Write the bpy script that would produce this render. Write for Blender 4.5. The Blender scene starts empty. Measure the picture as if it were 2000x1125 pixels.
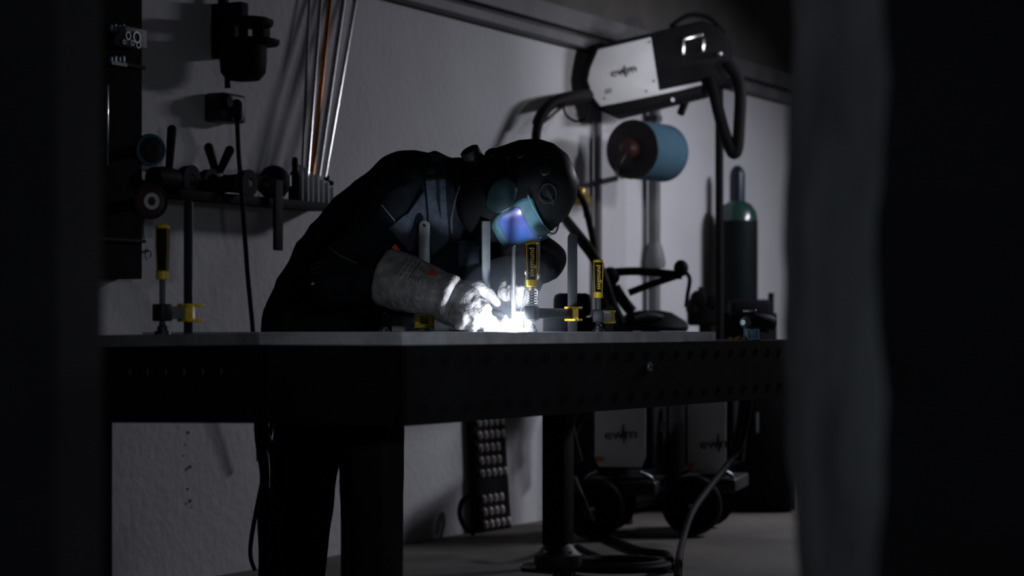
import bpy, bmesh, math, random
from mathutils import Vector, Matrix, noise
random.seed(7)
V = Vector
SC = bpy.context.scene
COL = SC.collection

# ------------------------------------------------------------------ camera
S = 4350.0            # focal length in pixels of the 2000 px wide frame
HY = 645.5            # image row of the horizon
ZC = 0.904            # camera height: level with the table plate
cam = bpy.data.cameras.new('camera')
cam.sensor_width = 36.0
cam.lens = 36.0 * S / 2000.0
cam.shift_y = (HY - 562.5) / 2000.0
cam.clip_end = 100
cam.dof.use_dof = True
cam.dof.focus_distance = 6.45
cam.dof.aperture_fstop = 3.2
camo = bpy.data.objects.new('camera', cam)
COL.objects.link(camo)
camo.location = (0, 0, ZC)
camo.rotation_euler = (math.pi / 2, 0, 0)
SC.camera = camo

# ------------------------------------------------------------------ world, lamps, exposure
W = bpy.data.worlds.new('world')
SC.world = W
W.use_nodes = True
W.node_tree.nodes['Background'].inputs[0].default_value = (0.5, 0.55, 0.65, 1)
W.node_tree.nodes['Background'].inputs[1].default_value = 0.11
SC.view_settings.view_transform = 'Standard'
SC.view_settings.look = 'None'
SC.view_settings.gamma = 1
SC.view_settings.use_curve_mapping = False
SC.view_settings.exposure = 0.0


def area_lamp(loc, size, size_y, power, color, target):
    l = bpy.data.lights.new('lamp_light', 'AREA')
    l.shape = 'RECTANGLE'
    l.size, l.size_y, l.energy, l.color = size, size_y, power, color
    o = bpy.data.objects.new('lamp_light', l)
    COL.objects.link(o)
    o.location = loc
    o.rotation_euler = (V(target) - V(loc)).to_track_quat('-Z', 'Y').to_euler()
    return o


LAMP = (3.3, 11.0, 2.6)
l1_ = area_lamp(LAMP, 1.2, 0.3, 74, (0.86, 0.87, 1.0), (2.2, 10.8, 0.0))
l1_.data.spread = math.radians(160)
FILL_FEEDER = (2.3, 8.9, 2.3)  # added unseen lamp that brightens the feeder panel
sp_ = area_lamp(FILL_FEEDER, 0.22, 0.22, 1.3, (0.96, 0.94, 1.0), (0.72, 10.95, 2.03))
sp_.data.spread = math.radians(42)
FILL_FRONT = (0.62, 3.3, 1.45)  # added unseen lamp, low front fill for tables and clamps
l2_ = area_lamp(FILL_FRONT, 0.3, 0.2, 1.35, (0.84, 0.92, 1.0), (0.05, 5.6, 0.85))
l2_.data.spread = math.radians(78)


# ------------------------------------------------------------------ coordinates
def Q(x, y, D):
    return V(((x - 1000) / S * D, D, ZC - (y - HY) / S * D))


AL = math.radians(62.87)
E1 = V((math.cos(AL), math.sin(AL), 0))      # along table and workshop wall
E2 = V((-math.sin(AL), math.cos(AL), 0))     # across the table
WN = -E2                                     # wall normal, into the room
C0 = V((-0.234, 4.73, 0))                    # near table corner
W0 = V((-0.97, 8.44, 0))
UP = V((0, 0, 1))


def Tp(t, s, z=0):
    return C0 + E1 * t + E2 * s + UP * z


def Wp(t, out, z):
    return W0 + E1 * t + WN * out + UP * z


def WQ(x, y, out=0.0):
    u = (x - 1000) / S
    D = (out + W0.dot(WN)) / (u * WN.x + WN.y)
    return Q(x, y, D)


def FQ(x, y, z=0.0):
    D = (ZC - z) * S / (y - HY)
    return Q(x, y, D)


# ------------------------------------------------------------------ materials
MATS = {}


def mat(name, col, rough=0.6, metal=0.0, var=0.25, scale=8.0, bump=0.0, bscale=60.0, emit=None, spec=0.5,
        coat=0.0, col2=None, stretch=None, alpha=1.0, trans=0.0):
    if name in MATS:
        return MATS[name]
    m = bpy.data.materials.new(name)
    m.use_nodes = True
    nt = m.node_tree
    b = nt.nodes['Principled BSDF']
    tc = nt.nodes.new('ShaderNodeTexCoord')
    mp = nt.nodes.new('ShaderNodeMapping')
    nt.links.new(tc.outputs['Object'], mp.inputs['Vector'])
    if stretch:
        mp.inputs['Scale'].default_value = stretch
    n = nt.nodes.new('ShaderNodeTexNoise')
    n.inputs['Scale'].default_value = scale
    n.inputs['Detail'].default_value = 5
    nt.links.new(mp.outputs['Vector'], n.inputs['Vector'])
    r = nt.nodes.new('ShaderNodeValToRGB')
    c2 = col2 or tuple(c * (1 - var) for c in col)
    r.color_ramp.elements[0].position = 0.35
    r.color_ramp.elements[1].position = 0.65
    r.color_ramp.elements[0].color = (*c2, 1)
    r.color_ramp.elements[1].color = (*col, 1)
    nt.links.new(n.outputs['Fac'], r.inputs['Fac'])
    nt.links.new(r.outputs['Color'], b.inputs['Base Color'])
    b.inputs['Roughness'].default_value = rough
    b.inputs['Metallic'].default_value = metal
    b.inputs['Specular IOR Level'].default_value = spec
    b.inputs['Coat Weight'].default_value = coat
    b.inputs['Alpha'].default_value = alpha
    b.inputs['Transmission Weight'].default_value = trans
    if bump:
        n2 = nt.nodes.new('ShaderNodeTexNoise')
        n2.inputs['Scale'].default_value = bscale
        n2.inputs['Detail'].default_value = 6
        nt.links.new(mp.outputs['Vector'], n2.inputs['Vector'])
        bp = nt.nodes.new('ShaderNodeBump')
        bp.inputs['Strength'].default_value = bump
        bp.inputs['Distance'].default_value = 0.02
        nt.links.new(n2.outputs['Fac'], bp.inputs['Height'])
        nt.links.new(bp.outputs['Normal'], b.inputs['Normal'])
    if emit:
        b.inputs['Emission Color'].default_value = (*emit[0], 1)
        b.inputs['Emission Strength'].default_value = emit[1]
    MATS[name] = m
    return m


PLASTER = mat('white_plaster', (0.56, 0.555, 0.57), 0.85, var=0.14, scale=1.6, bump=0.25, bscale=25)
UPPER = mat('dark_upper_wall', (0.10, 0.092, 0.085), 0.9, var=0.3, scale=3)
CEIL = mat('dark_ceiling', (0.06, 0.055, 0.05), 0.9, var=0.3, scale=2)
TRIM = mat('grey_conduit', (0.13, 0.13, 0.135), 0.6, var=0.3, scale=5)
FLOOR = mat('concrete_floor', (0.115, 0.102, 0.086), 0.75, var=0.45, scale=2.2, bump=0.2, bscale=18)
JAMB = mat('rough_plaster', (0.60, 0.64, 0.64), 0.95, var=0.5, scale=5, bump=0.6, bscale=14)
UNLITW = mat('unlit_wall_black', (0.04, 0.04, 0.045), 0.95, var=0.3)  # black colour holds the darkness of the near wall's unlit faces
APRON = mat('black_nitrided_steel', (0.011, 0.011, 0.013), 0.7, 0.0, var=0.4, scale=6, spec=0.08)
PLATE = mat('ground_steel_plate', (0.70, 0.70, 0.75), 0.55, 0.25, var=0.3, scale=14, bump=0.1)
PLATE_OLD = mat('oxidised_steel_plate', (0.30, 0.29, 0.30), 0.65, 0.2, var=0.35, scale=14, bump=0.1)
STEEL = mat('brushed_steel', (0.55, 0.56, 0.58), 0.38, 0.75, var=0.25, scale=30)
BARD = mat('shaded_bar', (0.014, 0.016, 0.020), 0.5, 0.0, spec=0.2, var=0.3, scale=25)  # darker copy of the bar steel, shadow put into the colour
STEELD = mat('dull_steel_bar', (0.20, 0.23, 0.25), 0.42, 0.4, var=0.3, scale=25)
CHROME = mat('bright_chrome', (0.85, 0.85, 0.86), 0.22, 0.9, var=0.1)
DARK = mat('dark_metal', (0.022, 0.022, 0.025), 0.5, 0.2, var=0.35, scale=12)
BLACK = mat('black_plastic', (0.012, 0.012, 0.014), 0.65, var=0.3, spec=0.05)
RUBBER = mat('black_rubber', (0.008, 0.008, 0.009), 0.7, var=0.3, spec=0.12)
YELLOW = mat('yellow_paint', (0.80, 0.53, 0.02), 0.42, var=0.15, scale=30)
CLOTH = mat('dark_navy_cloth', (0.011, 0.0135, 0.018), 0.92, var=0.3, scale=30, bump=0.2, bscale=220, spec=0.05)
CLOTH_LIT = mat('arc_lit_cloth', (0.050, 0.064, 0.086), 0.9, var=0.3, scale=40, bump=0.25, bscale=260, spec=0.15)  # lighter copy of the jacket cloth, arc light put into the colour
TROUSER = mat('black_trouser_cloth', (0.012, 0.012, 0.015), 0.95, var=0.3, scale=20, bump=0.2, bscale=200, spec=0.1)
PIPING = mat('grey_piping', (0.20, 0.20, 0.21), 0.7)
STITCH = mat('pale_stitching', (0.22, 0.27, 0.34), 0.8)
LEATHER = mat('grey_leather', (0.29, 0.275, 0.27), 0.85, var=0.45, scale=22, bump=0.5, bscale=45, spec=0.2)
INK = mat('black_print', (0.035, 0.035, 0.035), 0.8)
REDINK = mat('red_print', (0.42, 0.05, 0.05), 0.8)
REDTAG = mat('red_tag', (0.75, 0.06, 0.04), 0.7)
SKIN = mat('skin', (0.45, 0.30, 0.23), 0.6)
HELMET = mat('black_helmet_shell', (0.009, 0.010, 0.011), 0.45, var=0.25, spec=0.14)
HELMETG = mat('helmet_print', (0.035, 0.038, 0.04), 0.6)
LENS = mat('blue_filter_glass', (0.03, 0.10, 0.80), 0.16, 0.1, col2=(0.18, 0.10, 0.72), scale=16, coat=0.8)
COVER = mat('clear_cover_lens', (0.20, 0.50, 0.60), 0.22, 0.0, var=0.4, scale=20, alpha=0.16, coat=0.6, spec=0.8)
COVERD = mat('dark_cover_end', (0.016, 0.036, 0.042), 0.3, 0.0, var=0.5, scale=14, coat=0.4)
WHITE = mat('white_panel', (0.80, 0.81, 0.83), 0.5, var=0.08)
BLUEP = mat('blue_paper', (0.03, 0.09, 0.14), 0.9, var=0.12, scale=20)
GASG = mat('dark_green_paint', (0.006, 0.010, 0.010), 0.6, var=0.3, spec=0.12)
GASS = mat('green_shoulder_paint', (0.02, 0.06, 0.045), 0.25, var=0.2, coat=0.4)
GASB = mat('dark_blue_cap', (0.010, 0.016, 0.035), 0.4, var=0.3)
COPPER = mat('copper_rod', (0.38, 0.13, 0.03), 0.25, 0.85, var=0.15)
TUBEW = mat('pale_tube', (0.55, 0.57, 0.60), 0.6, var=0.15)
BROWN = mat('dark_red_brown_board', (0.014, 0.008, 0.007), 0.9, var=0.3, spec=0.04)
DISCB = mat('blue_disc', (0.05, 0.16, 0.28), 0.4, var=0.3)
DISCR = mat('red_brown_disc', (0.10, 0.035, 0.03), 0.45, var=0.3)
BRASS = mat('brass', (0.45, 0.30, 0.06), 0.35, 0.6)
PAPER = mat('pale_paper', (0.35, 0.36, 0.38), 0.8)
TEAL = mat('teal_tool_plastic', (0.015, 0.08, 0.12), 0.45, var=0.2)
ORANGE = mat('orange_sticker', (0.75, 0.33, 0.01), 0.6)
HOT = mat('weld_arc', (1, 1, 1), 0.5, emit=((0.90, 0.93, 1.0), 120.0))
LAMPW = mat('lamp_diffuser', (0.9, 0.9, 0.9), 0.5, emit=((1, 0.97, 1), 1.5))
CERAMIC = mat('pale_ceramic', (0.75, 0.62, 0.58), 0.5)

# ------------------------------------------------------------------ mesh building
ORG = {}


class MB:
    def __init__(self):
        self.v, self.f = [], []

    def add(self, vs, fs):
        o = len(self.v)
        self.v += [V(p) for p in vs]
        self.f += [tuple(i + o for i in f) for f in fs]
        return self

    def box(self, c, s, ax=None):
        c = V(c)
        ax = ax or (V((1, 0, 0)), V((0, 1, 0)), V((0, 0, 1)))
        vs = []
        for i in (-.5, .5):
            for j in (-.5, .5):
                for k in (-.5, .5):
                    vs.append(c + ax[0] * (i * s[0]) + ax[1] * (j * s[1]) + ax[2] * (k * s[2]))
        return self.add(vs, [(0, 1, 3, 2), (4, 6, 7, 5), (0, 4, 5, 1), (2, 3, 7, 6), (0, 2, 6, 4), (1, 5, 7, 3)])

    def lathe(self, p, axis, prof, n=20, ang=0.0):
        """profile of (height, radius) about an axis"""
        p = V(p)
        a = V(axis).normalized()
        x = a.orthogonal().normalized()
        if abs(a.z) > 0.99:
            x = V((1, 0, 0))
        y = a.cross(x)
        vs, fs = [], []
        for h, r in prof:
            for k in range(n):
                th = 2 * math.pi * k / n + ang
                vs.append(p + a * h + x * (r * math.cos(th)) + y * (r * math.sin(th)))
        m = len(prof)
        for i in range(m - 1):
            for k in range(n):
                k2 = (k + 1) % n
                fs.append((i * n + k, i * n + k2, (i + 1) * n + k2, (i + 1) * n + k))
        fs.append(tuple(range(n - 1, -1, -1)))
        fs.append(tuple((m - 1) * n + k for k in range(n)))
        return self.add(vs, fs)

    def cyl(self, p0, p1, r0, r1=None, n=16):
        p0, p1 = V(p0), V(p1)
        d = p1 - p0
        return self.lathe(p0, d, [(0, r0), (d.length, r0 if r1 is None else r1)], n)

    def ring(self, p, axis, ro, ri, h, n=24):
        p = V(p); a = V(axis).normalized()
        x = a.orthogonal().normalized(); y = a.cross(x)
        vs, fs = [], []
        for hh, r in ((0, ri), (0, ro), (h, ro), (h, ri)):
            for k in range(n):
                th = 2 * math.pi * k / n
                vs.append(p + a * hh + x * (r * math.cos(th)) + y * (r * math.sin(th)))
        for i in range(4):
            j = (i + 1) % 4
            for k in range(n):
                k2 = (k + 1) % n
                fs.append((i * n + k, i * n + k2, j * n + k2, j * n + k))
        return self.add(vs, fs)

    def tube(self, pts, r, n=10, sub=6):
        pts = [V(p) for p in pts]
        if sub > 1 and len(pts) > 2:
            pts, r = smooth_path(pts, r, sub)
        if not isinstance(r, (list, tuple)):
            r = [r] * len(pts)
        vs, fs = [], []
        T0 = (pts[1] - pts[0]).normalized()
        X = T0.orthogonal().normalized()
        for i, p in enumerate(pts):
            a = pts[max(i - 1, 0)]
            b = pts[min(i + 1, len(pts) - 1)]
            T = (b - a).normalized()
            X = (X - T * X.dot(T)).normalized()
            Y = T.cross(X)
            for k in range(n):
                th = 2 * math.pi * k / n
                vs.append(p + X * (r[i] * math.cos(th)) + Y * (r[i] * math.sin(th)))
        for i in range(len(pts) - 1):
            for k in range(n):
                k2 = (k + 1) % n
                fs.append((i * n + k, i * n + k2, (i + 1) * n + k2, (i + 1) * n + k))
        fs.append(tuple(range(n - 1, -1, -1)))
        fs.append(tuple((len(pts) - 1) * n + k for k in range(n)))
        return self.add(vs, fs)

    def prism(self, poly, vec):
        poly = [V(p) for p in poly]
        vec = V(vec)
        n = len(poly)
        vs = poly + [p + vec for p in poly]
        fs = [tuple(range(n - 1, -1, -1)), tuple(range(n, 2 * n))]
        fs += [(i, (i + 1) % n, n + (i + 1) % n, n + i) for i in range(n)]
        return self.add(vs, fs)

    def ell(self, c, rad, ax=None, n=20, m=12):
        c = V(c)
        ax = ax or (V((1, 0, 0)), V((0, 1, 0)), V((0, 0, 1)))
        if not isinstance(rad, (tuple, list)):
            rad = (rad,) * 3
        vs, fs = [], []
        for i in range(m + 1):
            ph = math.pi * i / m
            for k in range(n):
                th = 2 * math.pi * k / n
                vs.append(c + ax[0] * (rad[0] * math.sin(ph) * math.cos(th)) + ax[1] * (rad[1] * math.sin(ph) * math.sin(th))
                          + ax[2] * (rad[2] * math.cos(ph)))
        for i in range(m):
            for k in range(n):
                k2 = (k + 1) % n
                fs.append((i * n + k, (i + 1) * n + k, (i + 1) * n + k2, i * n + k2))
        return self.add(vs, fs)

    def cap(self, p0, r0, p1, r1, n=16):
        self.cyl(p0, p1, r0, r1, n)
        self.ell(p0, r0 * 1.0, n=n, m=10)
        return self.ell(p1, r1 * 1.0, n=n, m=10)

    def chain(self, pr):
        for (a, ra), (b, rb) in zip(pr[:-1], pr[1:]):
            self.cap(a, ra, b, rb)
        return self

    def mesh(self, name, origin):
        me = bpy.data.meshes.new(name)
        me.from_pydata([tuple(p - origin) for p in self.v], [], self.f)
        me.validate()
        bm = bmesh.new()
        bm.from_mesh(me)
        bmesh.ops.remove_doubles(bm, verts=bm.verts, dist=1e-5)
        bmesh.ops.recalc_face_normals(bm, faces=bm.faces)
        bm.to_mesh(me)
        bm.free()
        return me

    def build(self, name, m, parent=None, bevel=0.0, smooth=True, remesh=0.0, relax=6, folds=None):
        if parent is not None:
            org = ORG[parent.name]
        else:
            xs = [p.x for p in self.v]; ys = [p.y for p in self.v]; zs = [p.z for p in self.v]
            org = V(((min(xs) + max(xs)) / 2, (min(ys) + max(ys)) / 2, min(zs)))
        me = self.mesh(name, org)
        if remesh:
            me = remeshed(me, remesh, relax, folds)
        me.materials.append(m)
        o = bpy.data.objects.new(name, me)
        COL.objects.link(o)
        if parent is not None:
            o.parent = parent
            if parent.type == 'MESH' and parent.parent is None:
                pass
        else:
            o.location = org
        ORG[o.name] = org
        if smooth:
            me.polygons.foreach_set('use_smooth', [True] * len(me.polygons))
            if not remesh:
                md = o.modifiers.new('edges', 'EDGE_SPLIT')
                md.split_angle = math.radians(38)
        if bevel:
            b = o.modifiers.new('bevel', 'BEVEL')
            b.width = bevel
            b.segments = 2
            b.limit_method = 'ANGLE'
            if smooth and not remesh:
                o.modifiers.remove(o.modifiers['edges'])
                md = o.modifiers.new('edges', 'EDGE_SPLIT')
                md.split_angle = math.radians(50)
        return o


def smooth_path(pts, r, sub):
    out, rr = [], []
    n = len(pts)
    rl = r if isinstance(r, (list, tuple)) else [r] * n
    for i in range(n - 1):
        p0, p1, p2, p3 = pts[max(i - 1, 0)], pts[i], pts[i + 1], pts[min(i + 2, n - 1)]
        for k in range(sub):
            t = k / sub
            out.append(0.5 * ((2 * p1) + (p2 - p0) * t + (2 * p0 - 5 * p1 + 4 * p2 - p3) * t * t
                              + (3 * p1 - p0 - 3 * p2 + p3) * t ** 3))
            rr.append(rl[i] * (1 - t) + rl[i + 1] * t)
    out.append(pts[-1]); rr.append(rl[-1])
    return out, rr


def remeshed(me, vox, relax, folds):
    tmp = bpy.data.objects.new('tmp', me)
    COL.objects.link(tmp)
    md = tmp.modifiers.new('r', 'REMESH')
    md.mode = 'VOXEL'
    md.voxel_size = vox
    dg = bpy.context.evaluated_depsgraph_get()
    m2 = bpy.data.meshes.new_from_object(tmp.evaluated_get(dg))
    bpy.data.objects.remove(tmp)
    bm = bmesh.new()
    bm.from_mesh(m2)
    for _ in range(relax):
        bmesh.ops.smooth_vert(bm, verts=bm.verts, factor=0.5, use_axis_x=True, use_axis_y=True, use_axis_z=True)
    bm.normal_update()
    if folds:
        amp, sc, ax = folds
        off = []
        for v in bm.verts:
            q = V((v.co.x * sc * ax[0], v.co.y * sc * ax[1], v.co.z * sc * ax[2]))
            d = noise.noise(q) + 0.5 * noise.noise(q * 2.1 + V((3, 1, 7)))
            d2 = 1 - abs(noise.noise(q * 1.4 + V((9, 4, 2)))) * 2
            off.append(v.co + v.normal * amp * (0.6 * d + 0.5 * d2))
        for v, c in zip(bm.verts, off):
            v.co = c
    bm.to_mesh(m2)
    bm.free()
    return m2


def thing(name, label, cat, loc, group=None):
    o = bpy.data.objects.new(name, None)
    o.empty_display_size = 0.05
    COL.objects.link(o)
    o.location = V(loc)
    ORG[o.name] = V(loc)
    o['label'] = label
    o['category'] = cat
    if group:
        o['group'] = group
    return o


def tag(o, label, cat, group=None):
    o['label'] = label
    o['category'] = cat
    if group:
        o['group'] = group
    return o


def struct(o):
    o['kind'] = 'structure'
    return o


def text(name, body, pos, xd, yd, height, m, parent, ext=0.0006, squash=1.0):
    """flat lettering lying in the plane of xd, yd; pos = middle of the text"""
    cu = bpy.data.curves.new('t', 'FONT')
    cu.body = body
    cu.size = 1
    cu.align_x = 'CENTER'
    cu.align_y = 'CENTER'
    cu.resolution_u = 2
    tmp = bpy.data.objects.new('t', cu)
    COL.objects.link(tmp)
    dg = bpy.context.evaluated_depsgraph_get()
    dg.update()
    me0 = bpy.data.meshes.new_from_object(tmp.evaluated_get(dg))
    bpy.data.objects.remove(tmp)
    xd = V(xd).normalized()
    yd = V(yd)
    yd = (yd - xd * yd.dot(xd)).normalized()
    nz = xd.cross(yd)
    mb = MB()
    vs = [V(pos) + xd * (v.co.x * height * squash) + yd * (v.co.y * height) for v in me0.vertices]
    fs = [tuple(p.vertices) for p in me0.polygons]
    mb.add(vs, fs)
    # thickness
    me = bpy.data.meshes.new(name)
    org = ORG[parent.name]
    me.from_pydata([tuple(p - org) for p in mb.v], [], mb.f)
    me.materials.append(m)
    o = bpy.data.objects.new(name, me)
    COL.objects.link(o)
    o.parent = parent
    ORG[o.name] = org
    sd = o.modifiers.new('s', 'SOLIDIFY')
    sd.thickness = ext
    sd.offset = 0
    return o


# ------------------------------------------------------------------ the setting
AX = (E1, WN, UP)
# floor, ceiling
struct(MB().box((1.5, 7.5, -0.05), (14, 19, 0.1)).build('floor', FLOOR, smooth=False))
struct(MB().box((1.5, 9.6, 2.97), (14, 14.4, 0.1)).build('ceiling', CEIL, smooth=False))
TR = 2.28
wb = MB()
nt_, nz_ = 90, 18
t0_, t1_ = -6.2, 8.2
wb.box(Wp(1.0, -0.06, TR / 2), (14.4, 0.12, TR), AX)
struct(wb.build('wall_back', PLASTER, smooth=False))
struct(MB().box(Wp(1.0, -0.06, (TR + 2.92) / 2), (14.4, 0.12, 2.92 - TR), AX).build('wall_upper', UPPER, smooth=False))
struct(MB().box(Wp(1.0, 0.035, TR + 0.03), (14.4, 0.07, 0.05), AX).box(Wp(1.0, 0.02, TR + 0.14), (14.4, 0.04, 0.10), AX)
       .build('trim_1', TRIM, smooth=False, bevel=0.006))
struct(MB().box(Wp(8.2, 2.6, 1.46), (0.12, 5.2, 2.92), AX).build('wall_far', PLASTER, smooth=False))
struct(MB().box(Wp(1.0, 5.26, 1.46), (14.4, 0.12, 2.92), AX).build('wall_right', PLASTER, smooth=False))
# near wall: the opening the photographer looks through
struct(MB().box((-2.445, 2.35, 1.46), (3.98, 0.25, 2.92)).build('wall_front_left', UNLITW, smooth=False))


wall_back = bpy.data.objects['wall_back']
STAIN = mat('dark_wall_stain', (.12, .12, .125), .9)
for (x, y, r_) in ((367, 845, .008), (361, 868, .004), (357, 890, .004), (370, 912, .009), (364, 917, .005), (366, 955, .005), (371, 978, .007), (363, 984, .004), (374, 990, .004)):
    p = WQ(x, y, 0.0004)
    vs_ = []
    for k in range(10):
        a = k / 10 * 2 * math.pi
        rr_ = r_ * random.uniform(.6, 1.25)
        vs_.append(p + E1 * (rr_ * 1.6 * math.cos(a)) + UP * (rr_ * math.sin(a)))
    MB().prism(vs_, WN * .0006).build('stain', STAIN, wall_back, smooth=False)


def rough_jamb():
    """masonry pier with a chipped edge, on the right of the opening"""
    mb = MB()
    nd, nzz = 14, 90
    x0, d0, d1 = 0.335, 2.03, 2.74
    vs, fs = [], []
    for j in range(nzz + 1):
        z = 2.92 * j / nzz
        for i in range(nd + 1):
            a = i / nd
            D = d0 + (d1 - d0) * a
            x = x0 + 0.014 * noise.noise(V((D * 4, z * 4, 0.3))) + 0.006 * noise.noise(V((D * 15, z * 15, 2)))
            if i == 0:
                D += 0.02 + 0.03 * max(0, noise.noise(V((1, z * 6, 5)))) ; x += 0.004
            if i == nd:
                x += 0.012 + 0.020 * max(0, noise.noise(V((4, z * 5, 1)))); D -= 0.01
            vs.append(V((x, D, z)))
    for j in range(nzz):
        for i in range(nd):
            a = j * (nd + 1) + i
            fs.append((a, a + 1, a + nd + 2, a + nd + 1))
    # front and rear faces
    o = len(vs)
    for j in range(nzz + 1):
        z = 2.92 * j / nzz
        vs.append(V((4.4, d0, z)))
        vs.append(V((4.4, d1, z)))
    for j in range(nzz):
        a, b = j * (nd + 1), (j + 1) * (nd + 1)
        fs.append((a, b, o + 2 * j + 2, o + 2 * j))
        fs.append((a + nd, o + 2 * j + 1, o + 2 * j + 3, b + nd))
    mb.add(vs, fs)
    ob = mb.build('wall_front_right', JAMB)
    ob.data.materials.append(UNLITW)
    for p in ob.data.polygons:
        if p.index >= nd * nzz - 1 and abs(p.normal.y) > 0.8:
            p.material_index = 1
    return struct(ob)


rough_jamb()

# ceiling lamp, then two added fill lamps (all outside the frame)
def ceiling_lamp(p, ax, label):
    r = thing('ceiling_lamp', label, 'lamp', V((p[0], p[1], p[2] + 0.03)))
    a = V(ax).normalized(); b = UP.cross(a)
    c = V(p) + UP * 0.07
    MB().box(c, (1.3, 0.2, 0.06), (a, b, UP)).build('housing', WHITE, r, bevel=0.01)
    MB().box(c - UP * 0.034, (1.22, 0.15, 0.006), (a, b, UP)).build('diffuser', LAMPW, r)
    for k in (-.5, .5):
        MB().cyl(c + a * k + UP * .02, V((c + a * k).to_tuple()[:2] + (2.93,)), 0.006).build('hanger', DARK, r)


ceiling_lamp((LAMP[0], LAMP[1], LAMP[2]), E1, 'white fluorescent ceiling lamp over the right side of the workshop')
o = thing('front_fill_lamp', 'added tripod fill lamp, unseen behind the right side of the opening', 'lamp', (FILL_FRONT[0], FILL_FRONT[1], 0))
d_ = (V((0.05, 5.6, 0.85)) - V(FILL_FRONT)).normalized()
x_ = d_.cross(UP).normalized()
MB().box(V(FILL_FRONT) - d_ * .035, (.36, .05, .26), (x_, d_, x_.cross(d_))).build('lamp_head', DARK, o, bevel=.01)
MB().cyl(V(FILL_FRONT) - d_ * .04 - UP * .10, V((FILL_FRONT[0], FILL_FRONT[1] - .05, .45)), .014).build('mast', DARK, o)
for k in range(3):
    a = 2.1 * k + .4
    MB().cyl(V((FILL_FRONT[0], FILL_FRONT[1] - .05, .55)), V((FILL_FRONT[0] + .35 * math.cos(a), FILL_FRONT[1] - .05 + .35 * math.sin(a), .01)), .010).build('leg', DARK, o)
o = thing('feeder_fill_lamp', 'added black fill spot, unseen on the workshop ceiling, brightening the wire feeder', 'lamp', V(FILL_FEEDER))
d_ = (V((0.72, 10.95, 2.03)) - V(FILL_FEEDER)).normalized()
MB().ring(V(FILL_FEEDER) - d_ * .03, d_, .17, .162, .05, 32).build('shade', DARK, o)
MB().lathe(V(FILL_FEEDER) - d_ * .10, d_, [(0, .05), (.03, .10), (.065, .168), (.07, .165)], 32).build('reflector_housing', DARK, o)
MB().cyl(V(FILL_FEEDER) - d_ * .09, V((FILL_FEEDER[0], FILL_FEEDER[1], 2.93)), .012).build('stem', DARK, o)

# ------------------------------------------------------------------ welding tables
ZT, ZA, ZB = 0.900, 0.873, 0.700


def poly(pts, z):
    return [Tp(t, s, z) for t, s in pts]


main = thing('welding_table', 'long black welding table with a bare steel top plate, under the leaning welder', 'table', Tp(1.2, 0.5, 0))
body_pts = [(0, 0), (3.3, 0), (3.3, 1.15), (.64, 1.15), (.64, .362), (0, .362)]


def rim(pts, th, z0, z1):
    """apron boards round a polygon, open underneath"""
    obs = []
    n = len(pts)
    for i in range(n):
        a, b = pts[i], pts[(i + 1) % n]
        pa, pb = Tp(*a), Tp(*b)
        d = (pb - pa).normalized()
        nn = UP.cross(d)
        mid = (pa + pb) / 2 + nn * th / 2
        obs.append((mid, (pb - pa).length, d, nn))
    return obs


for mid, L, d, nn in rim(body_pts, 0.02, ZB, ZA):
    MB().box(mid + UP * ((ZA + ZB) / 2), (L, 0.02, ZA - ZB), (d, nn, UP)).build('apron', APRON, main, smooth=False)
MB().prism(poly([(0.002, 0.002), (3.298, 0.002), (3.298, 1.148), (.642, 1.148), (.642, .36), (0.002, .36)], ZA - 0.012), (0, 0, 0.0115)).build('bed', APRON, main, smooth=False)
MB().prism(poly([(0, 0), (1.543, 0), (1.60, .35), (2.65, .35), (2.65, 1.15), (.64, 1.15), (.64, .362), (0, .362)], ZA), (0, 0, ZT - ZA)).build('top_plate', PLATE, main, smooth=False)


def table_leg(par, t, s, castor=True):
    c = Tp(t, s, 0)
    MB().box(c + UP * 0.43, (0.085, 0.085, 0.56), (E1, E2, UP)).build('leg', APRON, par, bevel=0.004)
    f = MB()
    f.lathe(c, UP, [(0.07, 0.02), (0.07, 0.075), (0.085, 0.085), (0.115, 0.085), (0.125, 0.07), (0.15, 0.05), (0.16, 0.03)], 24)
    f.build('foot_collar', DARK, par)
    g = MB()
    g.lathe(c, UP, [(0, 0.05), (0.008, 0.055), (0.02, 0.05), (0.03, 0.02), (0.075, 0.018)], 20)
    g.prism([c + V((-.13, -.02, .055)), c + V((-.02, -.05, .05)), c + V((-.02, .03, .06)), c + V((-.12, .02, .06))], (0, 0, .014))
    g.build('levelling_foot', DARK, par)
    w = c + V((0.03, -0.02, 0))
    MB().lathe(w + V((-.02, 0, .045)), (1, 0, 0), [(0, .03), (.004, .045), (.036, .045), (.04, .03)], 20).build('caster', RUBBER, par)
    for q in range(4):
        a = math.pi / 4 + q * math.pi / 2
        MB().lathe(c + V((.062 * math.cos(a), .062 * math.sin(a), .12)), UP, [(0, .009), (.012, .009)], 6).build('bolt', STEEL, par)


table_leg(main, 0.10, 0.12)
table_leg(main, 2.957, 1.07)
table_leg(main, 3.2, 0.07)



def holes(par, base, d, nn, n0, n1, step, zs, m):
    for i in range(n0, n1):
        for z in zs:
            p = base + d * (i * step) + UP * z + nn * 0.0005
            MB().ring(p - nn * 0.001, nn, 0.0125, 0.0095, 0.002, 16).build('hole_rim', m, par)


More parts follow.
